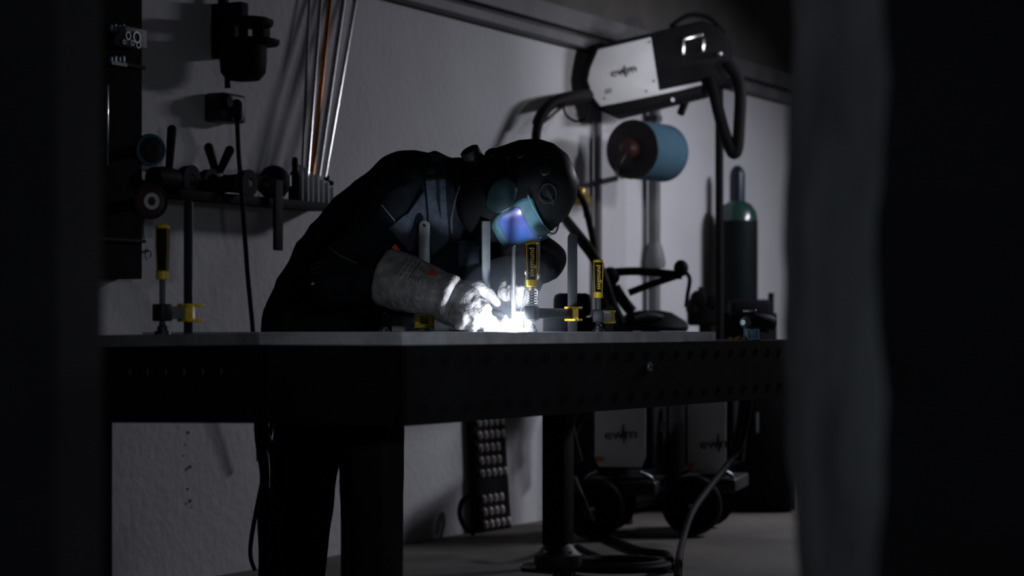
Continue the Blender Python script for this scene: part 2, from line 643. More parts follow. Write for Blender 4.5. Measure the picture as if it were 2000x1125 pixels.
RIMM = mat('glint_hole_rim', (0.06, 0.06, 0.065), 0.35, 0.6)  # lighter rim metal, glints of the hole edges put into the colour
holes(main, Tp(0, 0), E1, WN, 1, 33, 0.1, (0.84, 0.735), APRON)
bolt = MB().lathe(Tp(1.308, 0, 0.808), WN, [(0, .0135), (.004, .0135), (.006, .012)], 24)
bo = bolt.build('slotted_bolt', STEELD, main)
bo['label'] = 'round slotted steel plug in the black apron'
MB().box(Tp(1.308, -.0063, 0.808), (0.022, 0.001, 0.003), (E1, WN, UP)).build('slot', BLACK, bo)

# second table, left of the seam, slightly sunk
side = thing('welding_table', 'darker welding table butted against the left end of the long one', 'table', Tp(0.3, 0.75, 0))
TI = math.radians(0.9)
DS = (E2 * math.cos(TI) - UP * math.sin(TI))
DU = (UP * math.cos(TI) + E2 * math.sin(TI))


def Ts(t, s, z):
    return Tp(t, .366, ZT) + DS * (s - .366) + DU * (z - ZT)


def sbox(t0, t1, s0, s1, z0, z1):
    c = (Ts(t0, s0, z0) + Ts(t1, s1, z1)) / 2
    return MB().box(c, (t1 - t0, s1 - s0, z1 - z0), (E1, DS, DU))


sbox(0, .62, .367, 1.15, ZA, ZT).build('top_plate', PLATE_OLD, side, smooth=False)
sbox(0, .02, .367, 1.15, ZB, ZA).build('apron', APRON, side, smooth=False)
sbox(.60, .62, .367, 1.15, ZB, ZA).build('apron', APRON, side, smooth=False)
sbox(.02, .60, 1.13, 1.15, ZB, ZA).build('apron', APRON, side, smooth=False)
sbox(.02, .60, .367, .387, ZB, ZA).build('apron', APRON, side, smooth=False)
for i in range(7):
    for z in (.815, .765):
        p = Ts(0, .42 + i * .05, z) + (-E1) * 0.001
        MB().ring(p, -E1, .0105, .008, .002, 16).build('hole_rim', RIMM if z > .79 else DARK, side)
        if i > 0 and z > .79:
            MB().box(p - E1 * .001 + DS * (-.0085), (.004, .0022, .012), (E1, DS, DU)).build('glint_edge', STEELD, side)  # steel sliver shaped as the glint on each hole edge
for (t, s) in ((.05, .885), (.55, .41)):
    MB().box(Tp(t, s, .36), (.09, .107, .70), (E1, E2, UP)).build('leg', APRON, side, bevel=0.004)
    MB().lathe(Tp(t, s, 0), UP, [(0, .06), (.012, .06), (.02, .03), (.03, .03)], 16).build('levelling_foot', DARK, side)


# ------------------------------------------------------------------ things on the table
def clamp(label, bx, bD, sx, sD, arm_y, top_y, hy0, hy1, bar_w=0.029, letters=True, handle=True, bright=False,
          zbase=ZT, barm=None, armm=None, grip=0.0165, spring=False, slot=False, group='screw clamps on the welding tables'):
    r = thing('screw_clamp', label, 'clamp', Q(bx, HY, bD).to_2d().to_3d() + UP * zbase, group)
    base = V((Q(bx, HY, bD).x, bD, zbase))
    sp = V((Q(sx, HY, sD).x, sD, zbase))
    zb = ZC - (arm_y - HY) / S * bD
    top = ZC - (top_y - HY) / S * bD
    d = (sp - base); d.z = 0
    L = d.length
    d.normalize()
    nn = UP.cross(d)
    X = V((1, 0, 0)); Y = V((0, 1, 0))
    # upright bar with rounded top
    w = bar_w
    pts = [base + X * (-w / 2), base + X * (w / 2)]
    for k in range(9):
        a = math.pi * k / 8
        pts.append(V((base.x + w / 2 * math.cos(a), base.y, top - w / 2 + w / 2 * math.sin(a))))
    pts = [p - Y * .006 for p in pts]
    bar = MB().prism(pts, (0, .012, 0)).build('bar', barm or STEELD, r, bevel=0.0015)
    MB().lathe(V((base.x, base.y - .0065, top - w * .5)), (0, -1, 0), [(0, .0045), (.001, .0045)], 12).build('bar_hole', BLACK, bar)
    # yellow slider
    sm = MB()
    hh = .042
    if slot:
        for q in (-1, 1):
            sm.box(base + V((q * .0195, -.004, zb - zbase)), (.016, .036, hh), None)
        sm.box(base + V((0, -.002, zb - zbase - hh / 2 + .005)), (.055, .04, .010))
        sm.box(base + V((0, -.002, zb - zbase + hh / 2 - .005)), (.055, .04, .010))
    else:
        sm.box(base + UP * (zb - zbase), (w + .006, .034, hh), None)
        for q in (-1, 1):
            sm.box(base + d * (-.008) + UP * (zb - zbase + q * (hh / 2 - .003)), (.056, .036, .007), (d, nn, UP))
    sl = sm.build('slider', YELLOW, r, bevel=0.002)
    # arm
    a0, a1 = base + d * .018, base + d * (L - .012)
    MB().box((a0 + a1) / 2 + UP * (zb - zbase), ((a1 - a0).length, .018, .030), (d, nn, UP)).build('arm', armm or (STEEL if bright else STEELD), r, bevel=0.002)
    MB().box(sp + UP * (zb - zbase), (.034, .034, .040), (d, nn, UP)).build('spindle_block', DARK, r, bevel=0.003)
    # spindle
    zt = ZC - (hy1 - HY) / S * sD
    prof = []
    z = .022
    while z < zt - zbase + 0.004:
        prof += [(z, .0062), (z + .002, .0080)]
        z += .004
    MB().lathe(sp, UP, prof, 12).build('spindle', CHROME if bright else STEELD, r)
    MB().lathe(sp, UP, [(0, .019), (.008, .019), (.009, .012), (.018, .012), (.022, .008), (.026, .007)], 18).build('pressure_pad', STEEL if bright else DARK, r)
    if spring:
        k = .030
        while k < zb - zbase + .06:
            MB().ring(sp + UP * k, UP, .0145, .008, .0042, 20).build('spring_ring', STEEL, r)
            k += .0075
    if handle:
        h0 = zt
        h1 = ZC - (hy0 - HY) / S * sD
        H = h1 - h0
        b = V((sp.x, sp.y, h0))
        g = grip
        hd = MB().lathe(b, UP, [(H * .15, g * .82), (H * .3, g * .86), (H * .6, g * .98), (H * .85, g * 1.0), (H * .92, g * .98)], 20).build('handle', BLACK, r)
        MB().lathe(b, UP, [(0, g * .80), (H * .01, g * .86), (H * .10, g * .86), (H * .15, g * .84), (H * .16, g * .7)], 20).build('handle_collar', YELLOW, hd)
        MB().lathe(b, UP, [(H * .91, g * .9), (H * .92, g * 1.01), (H * .96, g * .92), (H * .99, g * .62), (H, g * .2)], 20).build('handle_cap', YELLOW, hd)
        for q in (-1, 1):
            pp = []
            for f_, gg in ((.16, .83), (.3, .87), (.6, .99), (.85, 1.01), (.91, .99)):
                a = math.radians(-90 + q * 52)
                pp.append(b + UP * (H * f_) + V((math.cos(a), math.sin(a), 0)) * (g * gg))
            MB().tube(pp, .0009, 6).build('handle_stripe', YELLOW, hd)
        if letters:
            text('lettering', 'siegmund', b + UP * (H * .53) + V((0, -g * 1.06, 0)), UP, (-1, 0, 0), H * .168, YELLOW, hd)
    return r


clamp('dim screw clamp standing alone on the darker table at the left', 368, 5.24, 317, 5.17, 611, 390, 437, 546,
      bar_w=.021, letters=False, barm=BARD, zbase=ZT - .0055, grip=.0172)
clamp('screw clamp with brand lettering on its handle beside the weld arc', 1118, 6.62, 1038.5, 6.36, 613, 455, 470, 560,
      bright=True, spring=True, barm=BARD, armm=BARD, grip=.0178)
clamp('smallest screw clamp with lettered yellow-black handle, right of the arc', 1190, 7.32, 1168.5, 6.92, 619, 596, 506, 582, barm=BARD,
      grip=.0172)
clamp('screw clamp with square yellow slider behind the welder\'s near glove', 829, 6.62, 749, 6.86, 625, 430, 500, 575,
      bar_w=.033, bright=True, letters=False, handle=False, slot=True)

# upright square tube beside the visor
st = thing('upright_bar', 'tall square steel upright beside the welder\'s visor', 'bar', V((Q(948, HY, 6.62).x, 6.62, ZT)))
b = V((Q(948, HY, 6.62).x, 6.62, 0))
MB().box(b + UP * (ZT + .165), (.027, .022, .33), (V((.97, .25, 0)), V((-.25, .97, 0)), UP)).build('tube_body', STEELD, st, bevel=0.003)
MB().box(b + UP * (ZT + .005), (.06, .05, .008)).build('base_plate', STEEL, st, bevel=.001)

# work piece: low frame of plates and tube around the weld spot
arcp = Q(1004, 641, 6.385)
wp = thing('workpiece', 'low welded steel frame glowing white under the arc', 'workpiece', V((arcp.x, 6.5, ZT)))
MB().box(V((Q(935, HY, 6.5).x, 6.50, ZT + .020)), (.26, .05, .038)).build('rail', STEEL, wp, bevel=.003)
MB().box(V((Q(1018, HY, 6.53).x, 6.53, ZT + .030)), (.06, .04, .060)).build('upright_tube', STEEL, wp, bevel=.003)
MB().box(V((Q(985, HY, 6.43).x, 6.43, ZT + .006)), (.12, .05, .010)).build('foot_plate', STEEL, wp, bevel=.001)
rod = thing('polished_rod', 'thin polished round rod standing up behind the arc', 'rod', V((Q(1003, HY, 6.47).x, 6.47, ZT + .011)))
rp = V((Q(1003, HY, 6.47).x, 6.47, ZT + .011))
MB().lathe(rp, UP, [(0, .0075), (.07, .0072), (.235, .0052), (.24, .003)], 16).build('shaft', CHROME, rod)
MB().ring(rp + UP * .001, UP, .012, .007, .012).build('base_collar', STEEL, rod)
tag(MB().box(V((Q(830, HY, 6.75).x, 6.75, ZT + .010)), (.20, .035, .018)).build('flat_bar', PLATE, bevel=.002),
    'short flat grey bar lying under the square yellow slider', 'bar')

# small sheet offcut on the low ledge and bits by it
pl = [Q(1337, 668, 6.24), Q(1441, 666, 6.34), Q(1431, 652.5, 6.42), Q(1360, 652.5, 6.34)]
off = [V((p.x, p.y, ZA)) for p in pl]
mm = MB()
x0, x1 = Tp(1.60, .03, ZA + .0005), Tp(1.86, .03, ZA + .0005)
mm.prism([Tp(1.56, .03, ZA + .0005), Tp(1.84, .03, ZA + .0005), Tp(1.82, .03, ZA + .021), Tp(1.62, .03, ZA + .021)], E2 * .25)
tag(mm.build('steel_block', PLATE, smooth=False), 'low grey steel block with sloping ends on the table ledge', 'block')
cl = MB()
for k in range(7):
    a = Tp(1.93 + k * .016, .02 + .012 * math.sin(k * 2.1), ZA)
    cl.tube([a + UP * .003, a + E1 * .02 + UP * (.008 + .003 * (k % 3)), a + E1 * .045 + UP * .004], .0022, 6)
tag(cl.build('wire_scrap', BRASS), 'thin tangle of wire scrap between the grey block and the tool', 'scrap')

# power tool at the table end
gp = Tp(2.16, .04, ZA)
gr = thing('power_tool', 'small black and teal power tool lying at the right table end', 'tool', gp)
gx, gy = V((1, 0, 0)), V((0, 1, 0))
gm = MB()
gm.lathe(gp + V((-.01, -.02, .055)), (.55, .83, 0), [(0, .012), (.004, .022), (.03, .030), (.10, .028), (.14, .024), (.16, .01)], 20)
gm.build('motor_body', BLACK, gr)
gm = MB(); gm.box(gp + V((.004, .01, .020)), (.045, .06, .04)); gm.build('battery', TEAL, gr, bevel=.004)
gm = MB(); gm.lathe(gp + V((-.016, -.018, .055)), (-.55, -.83, 0), [(0, .018), (.012, .016), (.02, .008)], 16); gm.build('chuck', STEELD, gr)
gm = MB(); gm.lathe(gp + V((-.002, .015, .086)), UP, [(0, .02), (.006, .022), (.008, .02)], 20); gm.build('lock_ring', STEEL, gr)
gm = MB(); gm.cap(gp + V((.03, .04, .05)), .014, gp + V((.055, .06, .035)), .012); gm.build('trigger_grip', TEAL, gr)
for (a, c) in (((-.012, -.022, .006), (.022, -.022, .006)), ((-.012, -.022, .033), (.022, -.022, .033)), ((-.012, -.022, .006), (-.012, -.022, .033)), ((.022, -.022, .006), (.022, -.022, .033))):
    MB().tube([gp + V(a), gp + V(c)], .0012, 6).build('label_frame', PIPING, gr)

# ------------------------------------------------------------------ the welder
FW = WN.copy()                    # facing across the table
RT = V((FW.y, -FW.x, 0))          # his right hand side
HIPD = 7.04
root = Q(645, HY, HIPD)
per = thing('person', 'welder in dark workwear, gloves and black helmet leaning over the table', 'person', V((root.x, root.y, 0)))

spine = [((640, 745, 7.05), .158), ((634, 645, 7.04), .166), ((692, 548, 6.98), .178), ((765, 455, 6.92), .172), ((832, 402, 6.87), .166)]
SPN = [(Q(*p), r) for p, r in spine]
NECK = Q(893, 388, 6.82)
R_SH, R_EL, R_WR = Q(768, 408, 6.69), Q(648, 548, 6.60), Q(800, 548, 6.50)
L_SH, L_EL, L_WR = Q(880, 415, 7.02), Q(1062, 505, 6.98), Q(1020, 540, 6.73)
HEADC = Q(1018, 372, 6.72)

jk = MB()
for off_ in (-.07, .07):
    jk.chain([(p + RT * off_, r) for p, r in SPN])
jk.chain([(SPN[-1][0], .15), (NECK, .122)])
jk.chain([(SPN[-1][0] + RT * .10, .13), (R_SH, .095), ((R_SH + R_EL) / 2 - FW * .005, .082), (R_EL, .072), ((R_EL + R_WR) / 2, .066), (R_WR, .056)])
jk.chain([(SPN[-1][0] - RT * .10, .13), (L_SH, .095), ((L_SH + L_EL) / 2, .08), (L_EL, .070), (L_WR, .050)])
jk.chain([(Q(765, 560, 7.02), .14), (Q(880, 560, 7.0), .10), (Q(945, 542, 6.98), .085)])
jk.chain([(Q(765, 525, 6.95), .14), (Q(850, 505, 6.93), .105), (Q(905, 480, 6.92), .085)])
jacket = jk.build('jacket', CLOTH, per, remesh=.011, relax=7, folds=(.015, 8.5, (1, 1, .75)))

# panels coloured lighter as if arc-lit, seams and fastenings on the jacket: placed with ray casts on the jacket surface
JORG = ORG[per.name]


def on_jacket(x, y, lift=.003):
    o = V((0, 0, ZC)) - JORG
    d = (Q(x, y, 6.0) - V((0, 0, ZC))).normalized()
    ok, loc, nor, idx = jacket.ray_cast(o, d)
    if not ok:
        return None, None
    return loc + JORG + nor * lift, nor


def seam(pts, r, m, name, sub=5):
    out = []
    for i in range(len(pts) - 1):
        for k in range(sub):
            t = k / sub
            x = pts[i][0] * (1 - t) + pts[i + 1][0] * t
            y = pts[i][1] * (1 - t) + pts[i + 1][1] * t
            p, n_ = on_jacket(x, y, r * .3)
            if p:
                out.append(p)
    if len(out) > 2:
        MB().tube(out, r, 6, sub=1).build(name, m, jacket)


def qpanel(c, m, name, nu=14, nv=18, lift=.004):
    vs, fs = [], []
    for j in range(nv + 1):
        for i in range(nu + 1):
            u, w = i / nu, j / nv
            x = (c[0][0] * (1 - u) + c[1][0] * u) * (1 - w) + (c[3][0] * (1 - u) + c[2][0] * u) * w
            y = (c[0][1] * (1 - u) + c[1][1] * u) * (1 - w) + (c[3][1] * (1 - u) + c[2][1] * u) * w
            p, _n = on_jacket(x, y, lift)
            vs.append(p or V((0, 0, -9)))
    for j in range(nv):
        for i in range(nu):
            q = j * (nu + 1) + i
            f = (q, q + 1, q + nu + 2, q + nu + 1)
            if all(vs[k].z > -5 for k in f) and max((vs[f[a]] - vs[f[b]]).length for a in range(4) for b in range(a)) < .05:
                fs.append(f)
    used = sorted({k for f in fs for k in f})
    mp = {k: n_ for n_, k in enumerate(used)}
    o = MB().add([vs[k] for k in used], [tuple(mp[k] for k in f) for f in fs]).build(name, m, jacket)
    o.modifiers.clear()
    sd = o.modifiers.new('s', 'SOLIDIFY'); sd.thickness = .004; sd.offset = 0


qpanel(((829, 349), (868, 347), (875, 470), (842, 500)), CLOTH_LIT, 'lit_placket')
qpanel(((792, 420), (827, 372), (838, 496), (803, 462)), CLOTH_LIT, 'lit_chest')
qpanel(((893, 470), (936, 466), (934, 512), (895, 522)), CLOTH_LIT, 'lit_sleeve_patch', 10, 10)
qpanel(((757, 446), (790, 418), (826, 452), (800, 492)), CLOTH_LIT, 'lit_pocket_flap')
seam([(745, 400), (770, 430), (776, 455)], .0014, STITCH, 'stitching')
seam([(785, 435), (806, 455)], .0014, STITCH, 'stitching')
seam([(785, 441), (802, 458)], .0014, STITCH, 'stitching')
seam([(832, 350), (866, 350)], .0014, STITCH, 'stitching')
seam([(640, 482), (665, 500), (704, 518)], .0016, PIPING, 'piping')
for a, c in (((606, 520), (634, 508)), ((606, 528), (636, 516)), ((610, 536), (630, 528))):
    seam([a, c], .0012, REDINK, 'red_print', 4)
pt, nt__ = on_jacket(612, 554, .002)
if pt:
    MB().ell(pt, .006, n=12, m=8).build('snap_button', CHROME, jacket)
pt, nt__ = on_jacket(769, 481, .004)
if pt:
    a = (Q(775, 488, 6.5) - Q(765, 475, 6.5)).normalized()
    bxx = a.cross(nt__).normalized()
    MB().box(pt, (.030, .017, .006), (a, bxx, nt__)).build('red_tag', REDTAG, jacket, bevel=.001)
MB().tube([Q(898, 362, 6.64), Q(887, 395, 6.62), Q(881, 428, 6.61), Q(883, 456, 6.62)], [.0012, .004, .005, .0012], 8).build('lit_collar_edge', CLOTH_LIT, jacket)  # lighter strip modelled as the lit highlight along the collar
# collar
cn = NECK + FW * .02
cdir = (HEADC - NECK).normalized()
MB().lathe(cn - cdir * .02, cdir, [(0, .112), (.03, .118), (.075, .112), (.078, .108), (.04, .10)], 28).build('collar', CLOTH, jacket)

tr = MB()
tr.chain([(Q(655, 740, 7.05) + RT * .06, .150), (Q(607, 820, 6.97), .118), (Q(592, 935, 6.92), .103), (Q(572, 1195, 6.98), .088)])
tr.chain([(Q(660, 740, 7.05) - RT * .06, .150), (Q(718, 820, 7.10), .112), (Q(725, 935, 7.08), .103), (Q(730, 1195, 7.12), .088)])
trs = tr.build('trousers', TROUSER, per, remesh=.013, relax=6, folds=(.009, 7.0, (1, 1, .6)))
hem = MB()
hem.ell(Q(748, 852, 7.0), (.062, .05, .055))
hem.build('cargo_pocket', TROUSER, trs)
def on_mesh(ob, x, y, lift):
    o = V((0, 0, ZC)) - JORG
    d = (Q(x, y, 6.0) - V((0, 0, ZC))).normalized()
    ok, loc, nor, i_ = ob.ray_cast(o, d)
    return (loc + JORG + nor * lift) if ok else None


pp = [on_mesh(trs, x, y, .001) for x, y in ((556, 835), (560, 870), (562, 910), (560, 960), (553, 1010), (545, 1045), (548, 1080), (556, 1120), (560, 1150))]
pp = [p for p in pp if p]
if len(pp) > 2:
    MB().tube(pp, .0012, 6).build('side_piping', PIPING, trs)
for (x, D) in ((572, 6.98), (730, 7.12)):
    a = V((Q(x, HY, D).x, D, 0))
    bt = MB()
    bt.ell(a + FW * .05 + UP * .045, (.14, .052, .045), (FW, RT, UP))
    bt.chain([(a - FW * .03 + UP * .06, .05), (a - FW * .02 + UP * .20, .05)])
    bt.box(a + FW * .05 + UP * .012, (.27, .09, .024), (FW, RT, UP))
    bt.build('boot', RUBBER, per, remesh=.01, relax=3)

# body under the clothes, one surface
bd = MB()
bd.chain([(p, r * .82) for p, r in SPN] + [(NECK, .062), (HEADC - V((.03, 0, 0)), .085)])
bd.chain([(R_SH, .06), (R_EL, .045), (R_WR, .034)])
bd.chain([(SPN[-1][0], .11), (R_SH, .06)])
bd.chain([(SPN[-1][0], .11), (L_SH, .06), (L_EL, .045), (L_WR, .034)])
bd.chain([(Q(640, 740, 7.05) + RT * .06, .12), (Q(592, 935, 6.92), .06), (Q(572, 1195, 6.98), .045)])
bd.chain([(Q(645, 740, 7.05) - RT * .06, .12), (Q(725, 935, 7.08), .06), (Q(730, 1195, 7.12), .045)])
LK = (arcp - HEADC).normalized()
UH = (V((.89, -.05, .45)) - LK * V((.89, -.05, .45)).dot(LK)).normalized()
SD_ = LK.cross(UH)
bd.ell(HEADC - LK * .01, (.075, .115, .09), (SD_, UH, LK))
bd.cap(HEADC + LK * .075 - UH * .01, .016, HEADC + LK * .09 - UH * .03, .018)
bd.build('body', SKIN, per, remesh=.016, relax=4)

# ---- helmet
hm = thing('dummy', 'x', 'x', (0, 0, 0))
bpy.data.objects.remove(hm)


def HP(a, v, l):
    return HEADC + (SD_ * a + UH * v + LK * l) * 1.08 + V((.004, 0, .008))


def hsec(v):
    """half widths of the shell at height v: side, front, back"""
    k = [(-.170, .070, .100, .02), (-.150, .092, .122, .05), (-.10, .112, .140, .09), (-.04, .122, .146, .115), (.02, .124, .140, .125),
         (.07, .116, .124, .120), (.11, .095, .098, .100), (.14, .062, .062, .068), (.155, .02, .02, .02)]
    for p, q in zip(k[:-1], k[1:]):
        if p[0] <= v <= q[0]:
            t = (v - p[0]) / (q[0] - p[0])
            t = t * t * (3 - 2 * t) * .35 + t * .65
            return [p[i] * (1 - t) + q[i] * t for i in (1, 2, 3)]
    return k[-1][1:]


def hsurf(th, v, lift=0.0):
    """th = 0 straight ahead, +90 deg = camera side"""
    a, f, bk = hsec(v)
    c, s = math.cos(th), math.sin(th)
    e = 0.82
    x = (a + lift) * math.copysign(abs(s) ** e, s)
    l = ((f if c > 0 else bk) + lift) * math.copysign(abs(c) ** e, c)
    return HP(x, v, l)


hv = [-.170, -.16, -.15, -.135, -.12, -.10, -.08, -.06, -.04, -.02, 0, .02, .045, .07, .09, .11, .125, .14, .149, .155]
NS = 48
vs, fs = [], []
for v in hv:
    for k in range(NS):
        vs.append(hsurf(2 * math.pi * k / NS, v))
for i in range(len(hv) - 1):
    for k in range(NS):
        k2 = (k + 1) % NS
        fs.append((i * NS + k, i * NS + k2, (i + 1) * NS + k2, (i + 1) * NS + k))
fs.append(tuple((len(hv) - 1) * NS + k for k in range(NS)))
fs.append(tuple(range(NS - 1, -1, -1)))
helm = MB().add(vs, fs).build('welding_helmet', HELMET, per)
helm.modifiers.clear()


def hpatch(th0, th1, v0, v1, lift, rnd, m, name, nth=36, nv=14, thick=.003, par=helm, skew=0.0, slant=0.0):
    """rounded rectangular patch following the helmet surface"""
    vs, fs = [], []
    for i in range(nth + 1):
        a = i / nth
        # rounded ends
        e = min(a, 1 - a) / rnd if rnd else 1
        w = 1.0 if e >= 1 else math.sqrt(max(0, 1 - (1 - e) ** 2))
        w = max(w, .04)
        vm, vh = (v0 + v1) / 2 + skew * (a - .5), (v1 - v0) / 2 * w
        th = th0 + (th1 - th0) * a
        for j in range(nv + 1):
            vv = vm + vh * (2 * j / nv - 1)
            vs.append(hsurf(th + slant * (vv - vm), vv, lift))
    for i in range(nth):
        for j in range(nv):
            q = i * (nv + 1) + j
            fs.append((q, q + 1, q + nv + 2, q + nv + 1))
    mb = MB().add(vs, fs)
    o = mb.build(name, m, par)
    o.modifiers.clear()
    if thick:
        s_ = o.modifiers.new('s', 'SOLIDIFY'); s_.thickness = thick; s_.offset = 1
    return o


R_ = math.radians
SL = R_(150)
sur = hpatch(R_(-92), R_(29), -.066, .056, .003, .10, mat('pale_lens_surround', (0.13, 0.22, 0.26), .2, col2=(.07, .14, .18), scale=18, coat=.5), 'lens_surround', slant=SL)
vis = hpatch(R_(-72), R_(25), -.052, .024, .008, .08, LENS, 'filter_lens', slant=SL)
cov = hpatch(R_(-95), R_(32), -.072, .062, .014, .10, COVER, 'cover_lens', thick=.0025, slant=SL)
hpatch(R_(27), R_(66), -.070, .034, .014, .72, COVERD, 'visor_side_cap', nth=24, slant=SL * .6)


def visor_rim():
    pts = []
    for i in range(30):
        pts.append(hsurf(R_(-85) + R_(122) * i / 29, .064 - .012 * (i / 29) ** 3, .013))
    return pts


MB().tube(visor_rim(), .0028, 8, sub=1).build('visor_rim', mat('teal_rim', (0.10, 0.30, 0.34), .3, var=.2), helm)
# knobs and buttons on the camera side of the shell
def knob(th, v, r, h, nm='knob'):
    p = hsurf(R_(th), v)
    c = HEADC + UH * v * .8
    MB().lathe(p - (p - c).normalized() * .01, p - c, [(0, r), (h + .008, r), (h + .012, r * .8)], 20).build(nm, HELMET, helm, bevel=.001)


knob(114, -.105, .030, .040)
knob(100, -.045, .022, .016)
knob(92, .0, .016, .006, 'button')
knob(92, .035, .020, .006, 'button')
knob(70, .10, .02, .004, 'button')
# logo disc and lettering on the forehead
lp = hsurf(R_(28), .098, .004)
ln = (lp - HEADC).normalized()
MB().ring(lp - ln * .002, ln, .030, .0275, .003, 32).build('logo_ring', HELMETG, helm)
xl = V((.55, 0, -.83)); xl = (xl - ln * xl.dot(ln)).normalized()
text('lettering', 'optrel', lp + ln * .007 + xl * .012, xl, ln.cross(xl), .021, HELMETG, helm, ext=.001)


# ---- gloves
def glove_fingers(mb, fingers):
    for f in fingers:
        mb.chain([(Q(x, y, D), r) for (x, y, D, r) in f])


g = MB()
g.chain([(Q(872, 572, 6.490), .056), (Q(905, 592, 6.460), .054), (Q(925, 602, 6.450), .044)])
g.cap(Q(870, 600, 6.480), .045, Q(900, 615, 6.450), .042)
glove_fingers(g, [
    [(905, 565, 6.490, .026), (935, 562, 6.490, .022), (958, 578, 6.500, .0175), (970, 591, 6.500, .0135)],      # thumb
    [(925, 590, 6.450, .026), (945, 602, 6.430, .021), (958, 622, 6.440, .017), (966, 634, 6.460, .0135)],      # index
    [(917, 600, 6.430, .025), (936, 615, 6.415, .020), (944, 636, 6.430, .016), (950, 642, 6.460, .0135)],     # middle
    [(908, 608, 6.420, .024), (922, 624, 6.400, .0195), (922, 640, 6.415, .016), (930, 644, 6.440, .0135)],     # ring
    [(893, 612, 6.415, .022), (904, 624, 6.390, .018), (897, 634, 6.400, .0145), (905, 638, 6.420, .0125)],     # little
])
glove_r = g.build('glove', LEATHER, per, remesh=.0045, relax=4, folds=(.0035, 26.0, (1, 1, 1)))
glove_r['label'] = 'near grey leather welding glove curled round the torch'
# cuff, tapered, flattened
ca, cb = Q(752, 541, 6.52), Q(880, 580, 6.455)
cd = cb - ca
prof = [(-.005, .082), (0, .086), (cd.length * .3, .084), (cd.length * .7, .071), (cd.length * .95, .062), (cd.length * .97, .066), (cd.length + .004, .066), (cd.length + .010, .056)]
cuff = MB().lathe(ca, cd, prof, 36).build('cuff', LEATHER, glove_r, remesh=.006, relax=3, folds=(.004, 14.0, (1, 1, 1)))


def on_cuff(x, y, lift):
    o = V((0, 0, ZC)) - JORG
    d = (Q(x, y, 6.0) - V((0, 0, ZC))).normalized()
    ok, loc, nor, i_ = cuff.ray_cast(o, d)
    return (loc + JORG + nor * lift, nor) if ok else (None, None)


def cuff_line(p, q, r, m, nm, n=6):
    out = []
    for k in range(n + 1):
        t = k / n
        a, _ = on_cuff(p[0] * (1 - t) + q[0] * t, p[1] * (1 - t) + q[1] * t, r * .2)
        if a:
            out.append(a)
    if len(out) > 1:
        o = MB().tube(out, r, 5, sub=1).build(nm, m, cuff)


# printed text rows (unreadable care print), a frame and a red triangle
rows = [((798, 503), (770, 538)), ((806, 506), (780, 541)), ((814, 509), (790, 543)), ((820, 513), (800, 544))]
for k, (a, c) in enumerate(rows):
    for q in range(4):
        f0, f1 = q / 4 + .02, q / 4 + .19 + .02 * (k % 2)
        cuff_line((a[0] + (c[0] - a[0]) * f0, a[1] + (c[1] - a[1]) * f0), (a[0] + (c[0] - a[0]) * f1, a[1] + (c[1] - a[1]) * f1), .0013, INK, 'print_mark', 3)
for a, c in (((798, 497), (776, 522)), ((798, 497), (826, 509)), ((826, 509), (803, 532)), ((803, 532), (798, 545))):
    cuff_line(a, c, .0008, INK, 'print_frame', 6)
for k in range(3):
    cuff_line((818 + k * 6, 520 + k * 3), (822 + k * 6, 530 + k * 3), .0013, INK, 'print_mark', 3)
    cuff_line((828 + k * 5, 512 + k * 3), (832 + k * 5, 514 + k * 3), .0013, INK, 'print_mark', 3)
    cuff_line((808 + k * 5, 536 + k * 3), (806 + k * 5, 546 + k * 3), .0012, INK, 'print_mark', 3)
tri = [on_cuff(x, y, .0015) for x, y in ((846, 524), (855, 540), (834, 538))]
if all(a for a, _ in tri):
    tn = tri[0][1]
    MB().prism([a for a, _ in tri], tn * .0015).build('red_triangle', REDINK, cuff)
cuff_line((842, 525), (831, 536), .001, REDINK, 'print_mark', 4)
cuff_line((838, 524), (828, 534), .001, REDINK, 'print_mark', 4)

# far (left) glove: back of the hand up, fingers curled towards the arc, cuff rising behind the clamp handle
g = MB()
g.chain([(Q(1022, 548, 6.66), .040), (Q(1022, 572, 6.60), .043), (Q(1010, 582, 6.57), .036)])
glove_fingers(g, [
    [(1000, 548, 6.60, .020), (985, 556, 6.55, .018), (980, 572, 6.53, .0155), (988, 582, 6.53, .013)],
    [(1015, 552, 6.57, .020), (1002, 562, 6.52, .018), (1000, 578, 6.51, .0155), (1006, 587, 6.52, .013)],
    [(1030, 556, 6.56, .020), (1020, 566, 6.51, .0175), (1018, 582, 6.505, .015), (1022, 589, 6.52, .0125)],
    [(1046, 556, 6.57, .019), (1042, 570, 6.52, .016), (1040, 584, 6.52, .0135), (1042, 590, 6.53, .012)],
    [(1035, 545, 6.62, .020), (1044, 538, 6.56, .017), (1040, 530, 6.52, .014), (1032, 532, 6.50, .012)],
])
glove_l = g.build('glove', LEATHER, per, remesh=.0045, relax=4, folds=(.0035, 26.0, (1, 1, 1)))
glove_l['label'] = 'far grey leather glove behind the clamp handle feeding filler wire'
ca, cb = Q(1014, 470, 6.82), Q(1024, 552, 6.68)
cd = cb - ca
MB().lathe(ca, cd, [(-.003, .060), (0, .064), (cd.length * .6, .052), (cd.length, .046), (cd.length + .01, .04)], 30).build('cuff', LEATHER, glove_l, remesh=.006, relax=3, folds=(.003, 14.0, (1, 1, 1)))

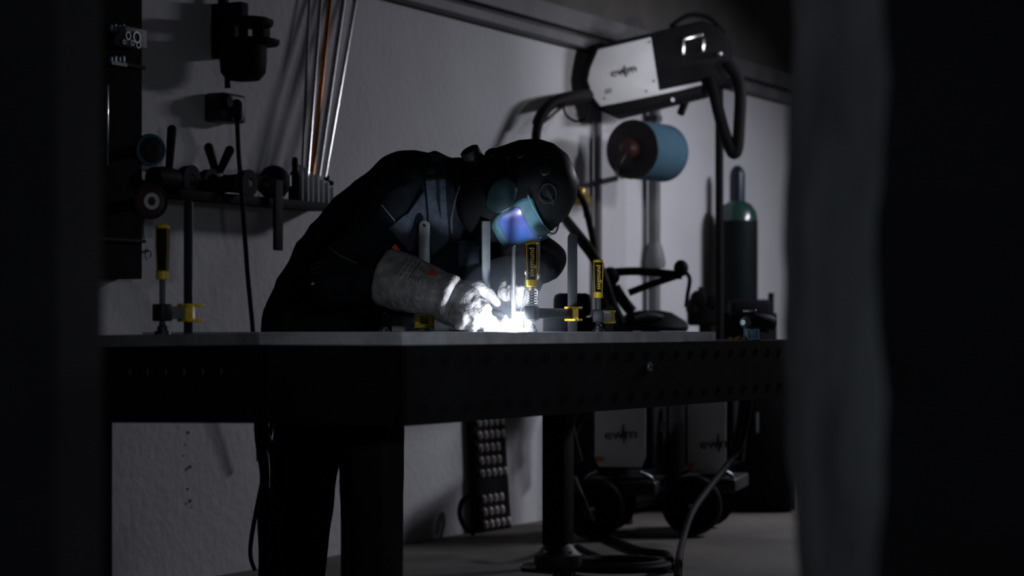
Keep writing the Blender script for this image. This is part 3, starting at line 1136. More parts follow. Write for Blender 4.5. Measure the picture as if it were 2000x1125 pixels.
# torch in the near hand, filler wire in the far hand
tq = Q(935, 618, 6.42)
to = thing('welding_torch', 'black welding torch with pale nozzle held in the near glove', 'torch', tq)
tip = Q(1000, 639, 6.425)
MB().tube([Q(880, 596, 6.44), Q(935, 606, 6.435), Q(972, 612, 6.43)], .011, 12).build('grip', BLACK, to)
MB().tube([Q(972, 612, 6.43), Q(980, 616, 6.43), Q(984, 622, 6.43)], .010, 12).build('torch_head', BLACK, to)
MB().cyl(Q(984, 619, 6.43), Q(995, 633, 6.427), .0095, .0065).build('nozzle', CERAMIC, to)
MB().cyl(Q(995, 633, 6.427), tip, .0014, .0004, 8).build('electrode', CHROME, to)
MB().tube([Q(880, 596, 6.44), Q(868, 600, 6.52), Q(855, 596, 6.7), Q(835, 602, 6.85), Q(800, 612, 6.95)], .008, 10).build('torch_hose', RUBBER, to)
fw = MB().tube([Q(1030, 520, 6.50), Q(1026, 555, 6.495), Q(1020, 595, 6.47), Q(1011, 636, 6.43)], .0011, 6)
tag(fw.build('filler_wire', STEEL), 'thin filler wire running from the far glove down to the arc', 'wire')
arc = MB().ell(arcp, (.010, .010, .009)).ell(arcp + V((-.012, 0, -.001)), (.012, .007, .005)).ell(arcp + V((.010, 0, -.001)), (.012, .007, .005))
ao = arc.build('weld_arc', HOT)
tag(ao, 'blinding white welding arc on the table plate', 'arc')
al = bpy.data.lights.new('arc_light', 'POINT')
al.energy = 5.6
al.color = (0.80, 0.88, 1.0)
al.shadow_soft_size = .012
alo = bpy.data.objects.new('arc_light', al)
COL.objects.link(alo)
alo.location = arcp + V((0.004, -.016, .018))

# thin scattering haze added to make the glow round the arc
fm = bpy.data.materials.new('arc_haze')
fm.use_nodes = True
fnt = fm.node_tree
fnt.nodes.remove(fnt.nodes['Principled BSDF'])
vsn = fnt.nodes.new('ShaderNodeVolumeScatter')
vsn.inputs['Color'].default_value = (0.75, 0.85, 1, 1)
vsn.inputs['Density'].default_value = 0.13
fnt.links.new(vsn.outputs[0], fnt.nodes['Material Output'].inputs['Volume'])
fo = MB().ell(arcp + UP * .06, (.17, .17, .15)).build('arc_haze', fm)
tag(fo, 'added thin bluish haze that makes the glow around the arc', 'smoke')
fo['kind'] = 'stuff'

# ------------------------------------------------------------------ wall on the left
# tool cabinet
cb_ = WQ(214, 300, .10)
cab = thing('tool_board', 'tall dark red-brown tool board on the wall at the far left', 'tool board', WQ(220, 545, 0.0))
pr = WQ(278, 545, .10)
tl = -0.70
tb = (pr - W0).dot(E1)
zb0 = pr.z
MB().box(Wp(tb - .55, .05, (zb0 + 2.25) / 2), (1.1, .10, 2.25 - zb0), AX).build('board', BROWN, cab, bevel=.004)
for k, y in enumerate((70, 128, 300, 470)):
    MB().box(Wp(tb - .3, .108, WQ(250, y, .1).z), (.60, .016, .012), AX).build('rail', BLACK, cab, bevel=.002)


def wall_disc(x, y, r, m, label, mid, hub, tilt=(.25, 0, 0)):
    p = WQ(x, y, .17)
    o = thing('grinding_disc', label, 'disc', p)
    ax = (V((0, 0, ZC)) - p).normalized() * .8 + WN * .3 + V(tilt)
    ax.normalize()
    MB().lathe(p, ax, [(0, r * .9), (.004, r), (.012, r), (.016, r * .92), (.008, r * .45)], 32).build('disc', m, o)
    MB().ring(p + ax * .011, ax, r * .98, r * .80, .006, 32).build('edge_band', mid, o)
    MB().ring(p + ax * .010, ax, r * .46, r * .24, .008, 24).build('hub_ring', hub, o)
    MB().lathe(p - ax * .16, ax, [(0, .02), (.16, .02), (.166, .012)], 14).build('spindle', DARK, o)
    return o


wall_disc(291, 293, .055, DARK, 'hanging grinding disc with a bluish rim, upper of the two', DISCB, DARK)
wall_disc(292, 393, .062, DISCR, 'hanging grinding disc with a bright metal hub, lower of the two', DARK, WHITE)
bk = WQ(262, 66, .10)
tb_ = thing('socket_block', 'perforated pale metal holder at the top of the dark tool board', 'tool holder', bk)
MB().box(WQ(255, 74, .13), (.12, .05, .065), AX).build('block', PLATE_OLD, tb_, bevel=.004)
for (x, y, r_) in ((249, 70, .011), (266, 73, .016), (257, 84, .007), (269, 88, .009), (241, 82, .006)):
    p = WQ(x, y, .157)
    MB().ring(p, WN, r_ * 1.3, r_ * .9, .004).build('hole_rim', STEELD, tb_)
    MB().lathe(p - WN * .002, WN, [(0, r_ * .9), (.003, r_ * .9)], 16).build('hole', BLACK, tb_)
for k, (y0, lb) in enumerate(((50, 'upper'), (112, 'lower'))):
    o = thing('chisel_set', f'{lb} row of small bluish tool bits on the dark tool board', 'tool bits', WQ(228, y0 + 12, .12))
    for q in range(4):
        MB().box(WQ(216 + q * 8, y0 + 4, .125), (.012, .012, .02 + .006 * (q % 2)), AX).build('bit', STEELD if q % 2 else DISCB, o, bevel=.002)
    MB().box(WQ(229, y0 + 13, .12), (.085, .02, .012), AX).build('holder', DARK, o)
p = WQ(208, 245, .115)
tag(MB().box(p, (.012, .012, .27), AX).build('steel_rule', GASS, bevel=.001), 'narrow greenish steel rule hanging on the dark tool board', 'ruler')
tag(MB().box(WQ(289, 442, .015), (.05, .004, .075), AX).build('paper_note', PAPER), 'pale paper note on the wall beside the lone clamp handle', 'note')
MB_ = MB().ring(WQ(289, 496, .03), WN, .020, .015, .006)
ro = thing('key_ring', 'steel ring hanging on a dark hook board behind the lone clamp', 'ring', WQ(289, 510, .03))
MB_.build('ring_band', STEELD, ro)
MB().cyl(WQ(289, 490, 0.0), WQ(289, 490, .05), .004).build('hook', DARK, ro)

# wall shelf
sh = thing('wall_shelf', 'narrow dark metal wall shelf crowded with grinders', 'shelf', WQ(450, 396, 0.0))
s0, s1 = (WQ(300, 380, .09) - W0).dot(E1), (WQ(640, 400, .09) - W0).dot(E1)
zs = WQ(460, 386, .2).z
MB().box(Wp((s0 + s1) / 2, .10, zs), (s1 - s0, .20, .014), AX).build('shelf_board', BLACK, sh, bevel=.002)
MB().box(Wp((s0 + s1) / 2, .008, zs + .045), (s1 - s0, .014, .075), AX).build('back_plate', PLATE, sh, bevel=.002)
MB().box(Wp((s0 + s1) / 2, .20, zs - .005), (s1 - s0, .008, .034), AX).build('front_lip', BLACK, sh, bevel=.002)
ZS = zs + .007


def SW(x, out, dz):
    """point above the shelf at image column x"""
    p = WQ(x, 380, out)
    return V((p.x, p.y, ZS + dz))


def grinder(label, x, out, hx, lean, body_ax, r, glint):
    p = SW(x, out, 0)
    o = thing('angle_grinder', label, 'grinder', p, 'grinders on the wall shelf')
    a = V(body_ax).normalized()
    c = p + UP * (r + .004)
    MB().lathe(c - a * .10, a, [(0, .018), (.01, r * .85), (.08, r), (.14, r * .8), (.20, r * .9), (.215, r * .5)], 20).build('motor_body', BLACK, o)
    MB().lathe(c + a * .09, WN * .8 + UP * .1 - V((0, .4, 0)), [(-.03, r * .6), (0, r * .95), (.02, r * 1.15), (.03, r * .4)], 24).build('gear_head', BLACK if not glint else DARK, o)
    for l in lean:
        MB().cap(c + UP * r * .6, .013, c + V(l), .017).build('side_handle', RUBBER, o)
    MB().ring(c + a * .09 + WN * .03, WN, r * 1.25, r * .5, .006).build('guard', BLACK, o)
    if glint:
        MB().ell(c + UP * (r * .7) - E1 * .03 + WN * .03, (.012, .012, .007)).build('glint_bead', WHITE, o)  # white bead stands in for the highlight on the grinder
    return o


grinder('black grinder with one upright handle at the left end of the shelf', 330, .12, 0, [(.01, 0, .17)], E1, .042, False)
grinder('bare black grinder body lying second on the shelf', 370, .11, 0, [], E1, .040, False)
grinder('grinder with two handles spread like a V on the shelf', 424, .13, 0, [(-.03, 0, .13), (.045, 0, .12)], E1 * .4 + WN, .040, True)
o = thing('respirator', 'round black respirator hanging over the right end of the shelf', 'respirator', SW(535, .16, 0))
c = SW(535, .16, .065)
MB().ell(c, (.060, .055, .066)).build('face_shell', BLACK, o)
MB().ell(c - E1 * .055 + UP * -.01, (.038, .03, .035)).build('filter', DARK, o)
MB().box(c + E1 * .045 + WN * .04 + UP * .01, (.008, .01, .04), AX).build('buckle', WHITE, o)
MB().box(WQ(543, 420, .23), (.055, .012, .26), AX).build('strap', RUBBER, o, bevel=.004)
p = SW(576, .13, 0)
o = thing('spray_bottle', 'slim dark bottle standing beside the pale tube rack', 'bottle', p)
MB().lathe(p, UP, [(0, .024), (.004, .026), (.10, .026), (.125, .012), (.14, .011)], 18).build('bottle_body', BLACK, o)
MB().lathe(p, UP, [(.14, .013), (.17, .011), (.175, .006)], 14).build('cap', BLACK, o)

# rod rack: pale tubes holding filler rods
rk = thing('rod_rack', 'cluster of pale upright tubes on the shelf storing filler rods', 'rack', SW(618, .10, 0))
for k in range(7):
    x = 588 + k * 10
    p = SW(x, .10 + .03 * (k % 2), 0)
    hgt = .15 - .012 * k
    MB().ring(p + UP * .002, UP, .0105, .0085, hgt, 16).build('tube', TUBEW, rk)
MB().box(SW(618, .10, .004), (.19, .07, .006), AX).build('rack_base', DARK, rk)
rods = [((590, 345), (606, -40), STEELD, .006), ((599, 345), (628, -40), CHROME, .010), ((609, 345), (648, -40), COPPER, .010),
        ((621, 345), (676, -40), STEEL, .011), ((633, 345), (700, -40), CHROME, .011)]
names = ['thin leftmost steel', 'second from left, bright', 'copper coloured', 'fourth from left, grey', 'rightmost bright']
for k, ((xa, ya), (xb, yb), m_, r_) in enumerate(rods):
    a = WQ(xa, ya, .10 + .03 * (k % 2)); b_ = WQ(xb, yb, .02 + .004 * k)
    tag(MB().cyl(a, b_, r_, n=12).build('filler_rod', m_), f'{names[k]} filler rod leaning on the wall from the tube rack', 'rod', 'leaning filler rods')
o = thing('wall_hook', 'small dark knobs hooked at the right side of the tube rack', 'hook', WQ(646, 365, .06))
MB().ell(WQ(637, 347, .06), .014, n=12, m=8).build('knob', BLACK, o)
MB().ell(WQ(647, 358, .06), .011, n=12, m=8).build('knob', BLACK, o)
MB().cyl(WQ(637, 347, .06), WQ(647, 358, .06), .005).build('stem', BLACK, o)

# socket box with plug and cable
so = thing('socket_box', 'dark wall socket box with a plug, above the grinder shelf', 'socket', WQ(440, 238, 0))
MB().box(WQ(440, 212, .045), (.145, .09, .105), AX).build('box', DARK, so, bevel=.012)
MB().lathe(WQ(432, 200, .08), WN, [(0, .028), (.03, .028), (.04, .02)], 18).build('lid', BLACK, so)
MB().cap(WQ(462, 205, .11), .022, WQ(464, 228, .11), .017).build('plug', BLACK, so)
cbp = [WQ(463, 228, .11), WQ(466, 300, .10), WQ(471, 360, .24), WQ(476, 430, .26), WQ(484, 540, .2), WQ(494, 648, .15), WQ(500, 760, .1), WQ(505, 900, .06)]
MB().tube(cbp, .0085, 10).build('cable', RUBBER, so)

# balancer / extractor above it
bl = thing('tool_balancer', 'black drum-shaped tool balancer mounted high on the wall', 'balancer', WQ(475, 175, 0))
dn = WQ(475, 118, .16)
MB().lathe(dn - UP * .075, UP, [(0, .03), (.004, .06), (.03, .082), (.075, .086), (.13, .086), (.14, .08)], 28).build('drum', BLACK, bl)
MB().lathe(WQ(490, 84, .17), UP, [(-.008, .10), (0, .105), (.010, .105), (.014, .09)], 30).build('lower_flange', BLACK, bl)
MB().lathe(WQ(486, 46, .17), UP, [(-.010, .085), (0, .09), (.012, .09), (.02, .07)], 30).build('upper_flange', BLACK, bl)
for x in (450, 510):
    MB().box(WQ(x, 65, .17), (.035 if x < 500 else .05, .05, .085), AX).build('post', BLACK, bl, bevel=.004)
MB().box(WQ(447, 60, .06), (.05, .14, .20), AX).build('wall_bracket', BLACK, bl, bevel=.004)
MB().box(WQ(436, 0, .05), (.03, .03, .24), AX).build('hanger', BLACK, bl, bevel=.003)
MB().tube([WQ(445, 140, .12), WQ(444, 160, .12), WQ(445, 172, .12)], [.012, .01, .012], 10).build('hook', BLACK, bl)

# ------------------------------------------------------------------ right part of the room
# wire feeder on a boom
PD = 10.95


def Fz(x, y, dd=0.0):
    D = PD + (x - 1280) / 397.0 * .33
    return Q(x, y, D + dd)


fn = V((.31, -.95, 0))
fd = thing('wire_feeder', 'white and black wire feeder hanging tilted from a boom', 'welding machine', Fz(1290, 215))
bk_ = V((.04, .19, 0))
outl = [(1137, 152), (1146, 125), (1163, 88), (1271, 64), (1322, 50), (1372, 40), (1404, 52), (1420, 76), (1423, 113), (1409, 150), (1373, 184), (1198, 227), (1168, 213), (1150, 195)]
MB().prism([Fz(x, y) for x, y in outl], bk_).build('case', BLACK, fd, bevel=.008)
wp_ = [(1147, 157), (1152, 133), (1167, 97), (1270, 73), (1286, 177), (1368, 160), (1370, 166), (1286, 187), (1172, 208), (1156, 188)]
wh = MB().prism([Fz(x, y, -.001) for x, y in wp_], fn * .010).build('side_panel', WHITE, fd, bevel=.002)
dx = (Fz(1245, 133) - Fz(1190, 146)).normalized()
text('lettering', 'ewm', Fz(1218, 138, -.016), dx, UP, .062, INK, fd, ext=.001, squash=1.15)
MB().tube([Fz(1205, 142, -.016), Fz(1216, 141, -.016), Fz(1220, 128, -.016), Fz(1223, 150, -.016), Fz(1228, 137, -.016), Fz(1244, 133, -.016)], .0028, 6, sub=1).build('logo_stroke', INK, fd)
for (x, y) in ((1268, 82), (1277, 158), (1262, 178), (1180, 192)):
    MB().lathe(Fz(x, y, -.012), fn, [(0, .006), (.004, .005)], 10).build('screw', DARK, fd)
MB().box(Fz(1188, 178, -.013), (.035, .002, .025), (dx, fn, UP)).build('sticker', PAPER, fd)
# chrome arch modelled as the bright reflection in the handle recess
MB().box(Fz(1354, 72, -.012), (.105, .008, .016), (dx, fn, UP)).box(Fz(1335, 92, -.012), (.014, .008, .075), (dx, fn, UP)).box(Fz(1374, 88, -.012), (.014, .008, .065), (dx, fn, UP)).build('arch_reflection', CHROME, fd, bevel=.002)
MB().box(Fz(1354, 82, -.016), (.07, .008, .022), (dx, fn, UP)).build('recess_bar', BLACK, fd)
MB().lathe(Fz(1404, 106, -.01), fn, [(0, .016), (.02, .014), (.03, .006)], 16).build('connector', CHROME, fd)
MB().tube([Fz(1310, 52, .1), Fz(1345, 30, .1), Fz(1385, 35, .1), Fz(1415, 65, .1)], .012, 8).build('carry_handle', BLACK, fd)
MB().prism([Fz(1176, 210), Fz(1372, 170), Fz(1372, 186), Fz(1198, 228)], V((-.01, -.05, 0))).build('skid', BLACK, fd, bevel=.004)
MB().lathe(Fz(1313, 195, -.06), fn, [(0, .012), (.006, .01)], 12).build('skid_bolt', STEELD, fd)

bm_ = thing('boom_stand', 'black boom stand pole carrying the wire feeder', 'stand', V((Q(1405, 900, 11.3).x, 11.3, 0)))
bp = V((Q(1405, 900, 11.3).x, 11.3, 0))
MB().cyl(bp, bp + UP * 2.15, .021, n=18).build('pole', BLACK, bm_)
MB().lathe(bp, UP, [(0, .07), (.012, .07), (.02, .04), (.10, .03)], 24).build('base', BLACK, bm_)
MB().box(bp + V((-.11, .0, 2.16)), (.36, .06, .05)).build('arm', BLACK, bm_, bevel=.006)
MB().lathe(bp + V((-.24, -.02, 2.16)), UP, [(0, .05), (.03, .07), (.09, .07), (.12, .05)], 20).build('swivel', DARK, bm_)
MB().cyl(bp + V((-.16, .0, 2.1)), bp + V((-.20, -.05, 2.0)), .02).build('hook', BLACK, bm_)

# hoses of the feeder
hs = [Q(1388, 150, 11.0), Q(1398, 195, 11.0), Q(1412, 250, 11.0), Q(1430, 297, 11.0), Q(1440, 290, 11.0), Q(1444, 240, 11.0), Q(1446, 180, 11.0), Q(1438, 148, 11.0), Q(1418, 120, 11.0)]
tag(MB().tube(hs, .030, 14).build('hose_loop', RUBBER), 'thick black hose loop hanging from the front of the wire feeder', 'hose')
hs = [Fz(1152, 186, .05), Q(1110, 192, 10.55), Q(1075, 205, 10.4), Q(1052, 240, 10.3), Q(1047, 290, 10.2), Q(1060, 360, 10.1), Q(1095, 415, 10.5), Q(1135, 468, 9.9), Q(1165, 512, 9.8), Q(1190, 580, 9.8), Q(1212, 660, 10.5), Q(1140, 800, 10.5), Q(1100, 900, 10.5)]
tag(MB().tube(hs, [.034, .032, .028, .024, .02, .02, .022, .026, .024, .022, .022, .022, .02], 12).build('hose_bundle', RUBBER), 'thick black hose bundle curving down behind the helmet from the feeder', 'hose')
hs = [Fz(1150, 180, .02), Q(1100, 185, 10.5), Q(1062, 205, 10.42), Q(1042, 240, 10.35), Q(1062, 238, 10.35), Q(1090, 215, 10.42), Q(1110, 200, 10.42)]
tag(MB().tube(hs, .008, 8).build('thin_cable', mat('brown_cable', (.10, .05, .04), .6)), 'thin brown cable looping beside the feeder hose bundle', 'cable')
hs = [Q(1100, 205, 10.5), Q(1106, 225, 10.5), Q(1126, 237, 10.5), Q(1146, 228, 10.5), Q(1150, 205, 10.6)]
tag(MB().tube(hs, .006, 8).build('thin_cable', RUBBER), 'thin black cable loop below the rear of the feeder', 'cable')
hs = [WQ(1125, 372, .3), WQ(1140, 395, .3), WQ(1152, 440, .3), WQ(1162, 500, .3), WQ(1172, 640, .3), WQ(1172, 800, .3)]
tag(MB().tube(hs, .016, 10).build('gas_hose', RUBBER), 'black hose running down the wall behind the small clamp', 'hose')
o = thing('brass_valve', 'dim brass valve block on the wall right of the helmet', 'valve', WQ(1138, 410, .12))
MB().box(WQ(1138, 392, .12), (.09, .06, .05), AX).build('valve_body', BRASS, o, bevel=.006)
MB().lathe(WQ(1132, 378, .14), WN, [(0, .03), (.03, .03), (.035, .02)], 18).build('gauge', BRASS, o)
MB().lathe(WQ(1145, 405, .14), UP, [(-.05, .012), (0, .018), (.03, .014)], 14).build('nozzle', DARK, o)

# pipes on the wall
for (x, r_, lb) in ((1168, .02, 'thin dark conduit pipe running down the wall under the feeder'),):
    a = WQ(x, 230, .03)
    tag(MB().cyl(V((a.x, a.y, .02)), V((a.x, a.y, TR)), r_).build('wall_pipe', TRIM), lb, 'pipe')
a = WQ(1278, 300, .05)
o = thing('wall_pipe', 'grey vertical pipe behind the blue paper roll', 'pipe', V((a.x, a.y, .02)))
PIPEG = mat('grey_pipe', (.15, .16, .16), .6)
MB().cyl(V((a.x, a.y, .02)), V((a.x, a.y, TR)), .032, n=18).build('pipe_body', PIPEG, o)
zc_ = WQ(1278, 505, .05).z
MB().lathe(V((a.x, a.y, zc_)), UP, [(-.05, .055), (-.02, .06), (.05, .045), (.08, .034)], 18).build('cone_joint', PIPEG, o)
for z in (.4, 2.0):
    MB().ring(V((a.x, a.y, z)), UP, .040, .030, .03).build('clip', DARK, o)

# blue paper roll on its holder
rc0, rc1 = Q(1236, 292, 10.75), Q(1318, 302, 11.1)
rd = (rc1 - rc0).normalized()
rl = thing('paper_roll', 'big blue paper wiping roll on a wall holder under the feeder', 'paper roll', rc0 - UP * .16)
Lr = .30
MB().lathe(rc0 + rd * .0, rd, [(0, .135), (.004, .142), (Lr, .142), (Lr + .004, .135)], 40).build('paper', BLUEP, rl)
MB().lathe(rc0 - rd * .012, rd, [(0, .12), (.004, .144), (.010, .144)], 40).build('end_disc', DARK, rl)
MB().lathe(rc0 - rd * .07, rd, [(0, .03), (.02, .05), (.06, .045)], 18).build('spindle_knob', DISCR, rl)
MB().tube([rc0 - rd * .05, rc0 - rd * .06 - UP * .10 - WN * .05, WQ(1215, 345, .02)], .014, 10).build('holder_arm', DARK, rl)

# gas cylinder
gc = Q(1440, HY, 12.4)
gcp = V((gc.x, gc.y, 0))
go = thing('gas_cylinder', 'tall dark green gas cylinder with a capped valve by the wall', 'gas cylinder', gcp)
zt_ = Q(1440, 432, 12.4).z
MB().lathe(gcp, UP, [(0, .10), (.02, .114), (zt_, .114)], 32).build('cylinder_body', GASG, go)
MB().lathe(gcp, UP, [(zt_, .114), (zt_ + .05, .106), (zt_ + .09, .080), (zt_ + .11, .045), (zt_ + .12, .035)], 32).build('shoulder', GASS, go)
MB().lathe(gcp, UP, [(zt_ + .10, .043), (zt_ + .25, .043), (zt_ + .28, .038), (zt_ + .305, .02), (zt_ + .31, .005)], 24).build('valve_cap', GASB, go)
# second cylinder stub and clutter to either side
o = thing('gas_regulator', 'dark cluster of regulators left of the tall gas cylinder', 'regulator', Q(1370, 640, 11.7))
MB().box(Q(1376, 610, 11.7), (.18, .1, .14)).build('manifold', BLACK, o, bevel=.015)
for (x, y, r_) in ((1366, 585, .045), (1392, 590, .04), (1352, 605, .03)):
    MB().lathe(Q(x, y, 11.62), (-.2, -1, .1), [(0, r_), (.04, r_), (.045, r_ * .8)], 20).build('gauge', BLACK, o)
MB().cyl(Q(1370, 590, 11.7), Q(1368, 560, 11.7), .012).build('stem', BLACK, o)
MB().cyl(Q(1376, 625, 11.7), V((Q(1376, 625, 11.7).x, 11.7, 0)), .03).build('post', BLACK, o)
o = thing('shelf_rack', 'dark low rack of parts standing behind the gas cylinder foot', 'rack', V((Q(1460, HY, 12.0).x, 12.0, 0)))
pr_ = Q(1455, HY, 12.0)
MB().box(V((pr_.x + .02, 12.0, .55)), (.30, .06, .9)).build('upright_frame', BLACK, o, bevel=.01)
MB().box(V((pr_.x + .02, 11.95, 1.02)), (.22, .16, .10)).build('tool_bin', BLACK, o, bevel=.02)
MB().cyl(Q(1506, 650, 12.0), Q(1506, 572, 12.0), .016).build('rod_handle', BLACK, o)

# folding extraction arm in the background
o = thing('extraction_arm', 'black folding fume extraction arm with a hood, behind the small clamp', 'extraction arm', V((Q(1215, HY, 10.4).x, 10.4, 0)))
b0 = V((Q(1215, HY, 10.4).x, 10.4, 0))
MB().tube([Q(1188, 690, 10.4), Q(1186, 600, 10.4), Q(1192, 540, 10.4)], .035, 12).build('lower_arm', BLACK, o)
MB().tube([Q(1192, 532, 10.4), Q(1250, 530, 10.4), Q(1332, 538, 10.4)], .020, 12).build('upper_arm', BLACK, o)
MB().tube([Q(1228, 572, 10.4), Q(1270, 556, 10.4), Q(1330, 536, 10.4)], .017, 12).build('brace_arm', BLACK, o)
MB().tube([Q(1200, 560, 10.4), Q(1215, 585, 10.4), Q(1235, 610, 10.4)], .028, 12).build('link', BLACK, o)
MB().ell(Q(1330, 524, 10.4), (.035, .035, .04)).build('joint', BLACK, o)
MB().ell(Q(1192, 540, 10.4), (.045, .04, .045)).build('joint', BLACK, o)
MB().tube([Q(1338, 530, 10.4), Q(1347, 545, 10.4), Q(1343, 575, 10.4), Q(1340, 600, 10.4)], .010, 10).build('hose', RUBBER, o)
MB().lathe(Q(1270, 648, 10.4), UP, [(0, .17), (.02, .18), (.05, .165), (.09, .10), (.10, .05)], 30).build('hood', BLACK, o)
MB().tube([Q(1240, 622, 10.25), Q(1270, 616, 10.24), Q(1295, 620, 10.25)], .010, 10).build('hood_handle', STEELD, o)
MB().cyl(b0, b0 + UP * .9, .05).build('pedestal', BLACK, o)
o = thing('machine_block', 'low black machine head on a post in the dark behind the lettered clamp', 'machine', V((Q(1082, HY, 8.5).x, 8.5, 0)))
mx = Q(1112, HY, 8.5).x
MB().cyl(V((Q(1082, HY, 8.5).x, 8.5, .0)), V((Q(1082, HY, 8.5).x, 8.5, .82)), .03).build('post', BLACK, o)
MB().box(V((mx, 8.5, .88)), (.20, .2, .15)).build('housing', BLACK, o, bevel=.01)
MB().box(V((mx + .01, 8.46, 1.0)), (.14, .16, .09)).build('top_unit', BLACK, o, bevel=.02)
MB().lathe(V((Q(1082, HY, 8.5).x, 8.5, 0)), UP, [(0, .12), (.012, .12), (.02, .04)], 20).build('foot_plate', BLACK, o)

# power sources on trolleys under the table
def power_source(label, x0, x1, y0, y1, D, tip, wo=-.10, wheels=True):
    c = Q((x0 + x1) / 2, y1, D)
    o = thing('power_source', label, 'welding machine', V((c.x, c.y, 0)), 'power sources on trolleys')
    w = (x1 - x0) / S * D
    a, b_ = Q(x0, y1 - 4, D), Q(x1, y1, D - .04)
    xd = V((b_.x - a.x, b_.y - a.y, 0)).normalized()
    yd = UP.cross(xd)
    z0 = .30
    z1 = z0 + .36
    mid = V(((a.x + b_.x) / 2, (a.y + b_.y) / 2, 0)) + yd * .2
    MB().box(mid + UP * ((z0 + z1) / 2) + xd * .01, (w + .05, .36, z1 - z0), (xd, yd, UP)).build('case', BLACK, o, bevel=.02)
    zp0, zp1 = Q(x0, y1, D).z, z1 - .02
    pc = mid - yd * .186
    pts = []
    for fx, fz in ((-.5, .12), (-.42, 0), (.42, .0), (.5, .14), (.5, 1), (-.5, 1)):
        pts.append(pc + xd * (fx * w) + UP * (zp0 + (zp1 - zp0) * fz))
    pn = MB().prism(pts, -yd * .008).build('side_panel', WHITE, o, bevel=.002)
    ly = Q((x0 + x1) / 2, tip[1], D).z
    lx = (tip[0] - (x0 + x1) / 2) / S * D
    lc = V((pc.x, pc.y, ly)) + xd * lx - yd * .0125
    text('lettering', 'ewm', lc, xd + UP * .06, UP, .062, INK, pn, ext=.001, squash=1.2)
    MB().tube([lc + UP * .0 + xd * .005 - yd * .001, lc + xd * .012 + UP * .045 - yd * .001, lc + xd * .014 - UP * .04 - yd * .001, lc + xd * .02 - yd * .001], .0025, 6, sub=1).build('logo_stroke', INK, pn)
    MB().box(pc + xd * (-w * .42) + UP * (zp0 + .035) - yd * .011, (.03, .004, .022), (xd, yd, UP)).build('sticker', ORANGE, pn)
    MB().box(mid + UP * .22 - yd * .02, (w + .10, .46, .06), (xd, yd, UP)).build('trolley_tray', DARK, o, bevel=.01)
    for q in (-1, 1):
        MB().tube([mid + xd * (q * (w / 2 + .03)) - yd * .2 + UP * .2, mid + xd * (q * (w / 2 + .03)) - yd * .22 + UP * .26, mid + xd * (q * (w / 2 - .02)) - yd * .24 + UP * .29], .010, 8).build('tray_rail', STEELD, o)
    if wheels:
        wc = mid + xd * wo - yd * .27 + UP * .135
        MB().lathe(wc, -yd, [(0, .10), (.008, .132), (.05, .132), (.058, .118), (.05, .06)], 32).build('wheel', RUBBER, o)
        MB().ring(wc - yd * .056, -yd, .128, .118, .004, 32).build('wheel_rim', DARK, o)
        MB().lathe(wc - yd * .05, -yd, [(0, .012), (.014, .010), (.018, .005)], 14).build('hub', STEEL, o)
        MB().lathe(wc + yd * .45, -yd, [(0, .12), (.05, .132)], 24).build('wheel', RUBBER, o)
        MB().lathe(mid - xd * (w / 2 - .01) - yd * .24 + UP * .05, -yd, [(0, .045), (.03, .05)], 20).build('caster', RUBBER, o)
    return o


power_source('white-sided power source with orange corner sticker, left of two under the table', 1161, 1261, 797, 912, 9.7, (1212, 848))
power_source('white-sided power source right of the other, partly behind a hanging cable', 1342, 1418, 786, 924, 9.9, (1398, 866), -.05)
o = thing('plastic_bag', 'clear plastic bag hanging in the shadow under the table', 'bag', Q(1100, 930, 9.2))
MB().box(Q(1105, 862, 9.2), (.10, .03, .20), (V((.97, .1, .25)), V((0, 1, 0)), V((-.25, 0, .97)))).build('bag_body', mat('dull_film', (.05, .055, .06), .25, alpha=.7), o, bevel=.01)
MB().tube([Q(1122, 812, 9.2), Q(1128, 790, 9.2), Q(1132, 770, 9.2)], .004, 6).build('strap', RUBBER, o)
tag(MB().box(Q(1291, 834, 9.9), (.05, .01, .045)).build('small_label', PAPER, bevel=.004), 'small pale tag between the two power sources', 'tag')

# perforated rack against the wall
rk2 = thing('pin_rack', 'upright black rack with rows of short bright pins under the table', 'rack', FQ(970, 1036))
rb = FQ(970, 1036)
rxd = E1.copy(); ryd = UP.cross(rxd)
RW, RH = .30, .62
lean_ = (UP * .985 - rxd * .085 + ryd * .03).normalized()
MB().prism([rb - rxd * RW / 2, rb + rxd * RW / 2, rb + rxd * RW / 2 + lean_ * RH, rb - rxd * RW / 2 + lean_ * RH], ryd * .03).build('panel', BLACK, rk2, bevel=.004)
pm = mat('bright_pin', (.88, .80, .78), .35, .2)
for i in range(11):
    if i == 3:
        continue
    for j in range(5):
        p = rb + lean_ * (.035 + i * .0575) + rxd * (-.115 + j * .056)
        if j == 4 and i in (1, 2, 5, 6):
            continue
        ax_ = (-rxd * .70 + UP * .70 - ryd * .1).normalized()
        MB().cap(p - ryd * .006 - ax_ * .012, .011, p - ryd * .010 + ax_ * .013, .011, 8).build('pin', pm, rk2)
hs = [FQ(925, 1042, .02), Q(908, 1030, 9.75), Q(898, 1005, 9.78), Q(902, 980, 9.78), Q(918, 968, 9.78), Q(940, 975, 9.8)]
tag(MB().tube(hs, .011, 10).build('cable_loop', RUBBER), 'black cable loop sticking out left of the pin rack', 'cable')

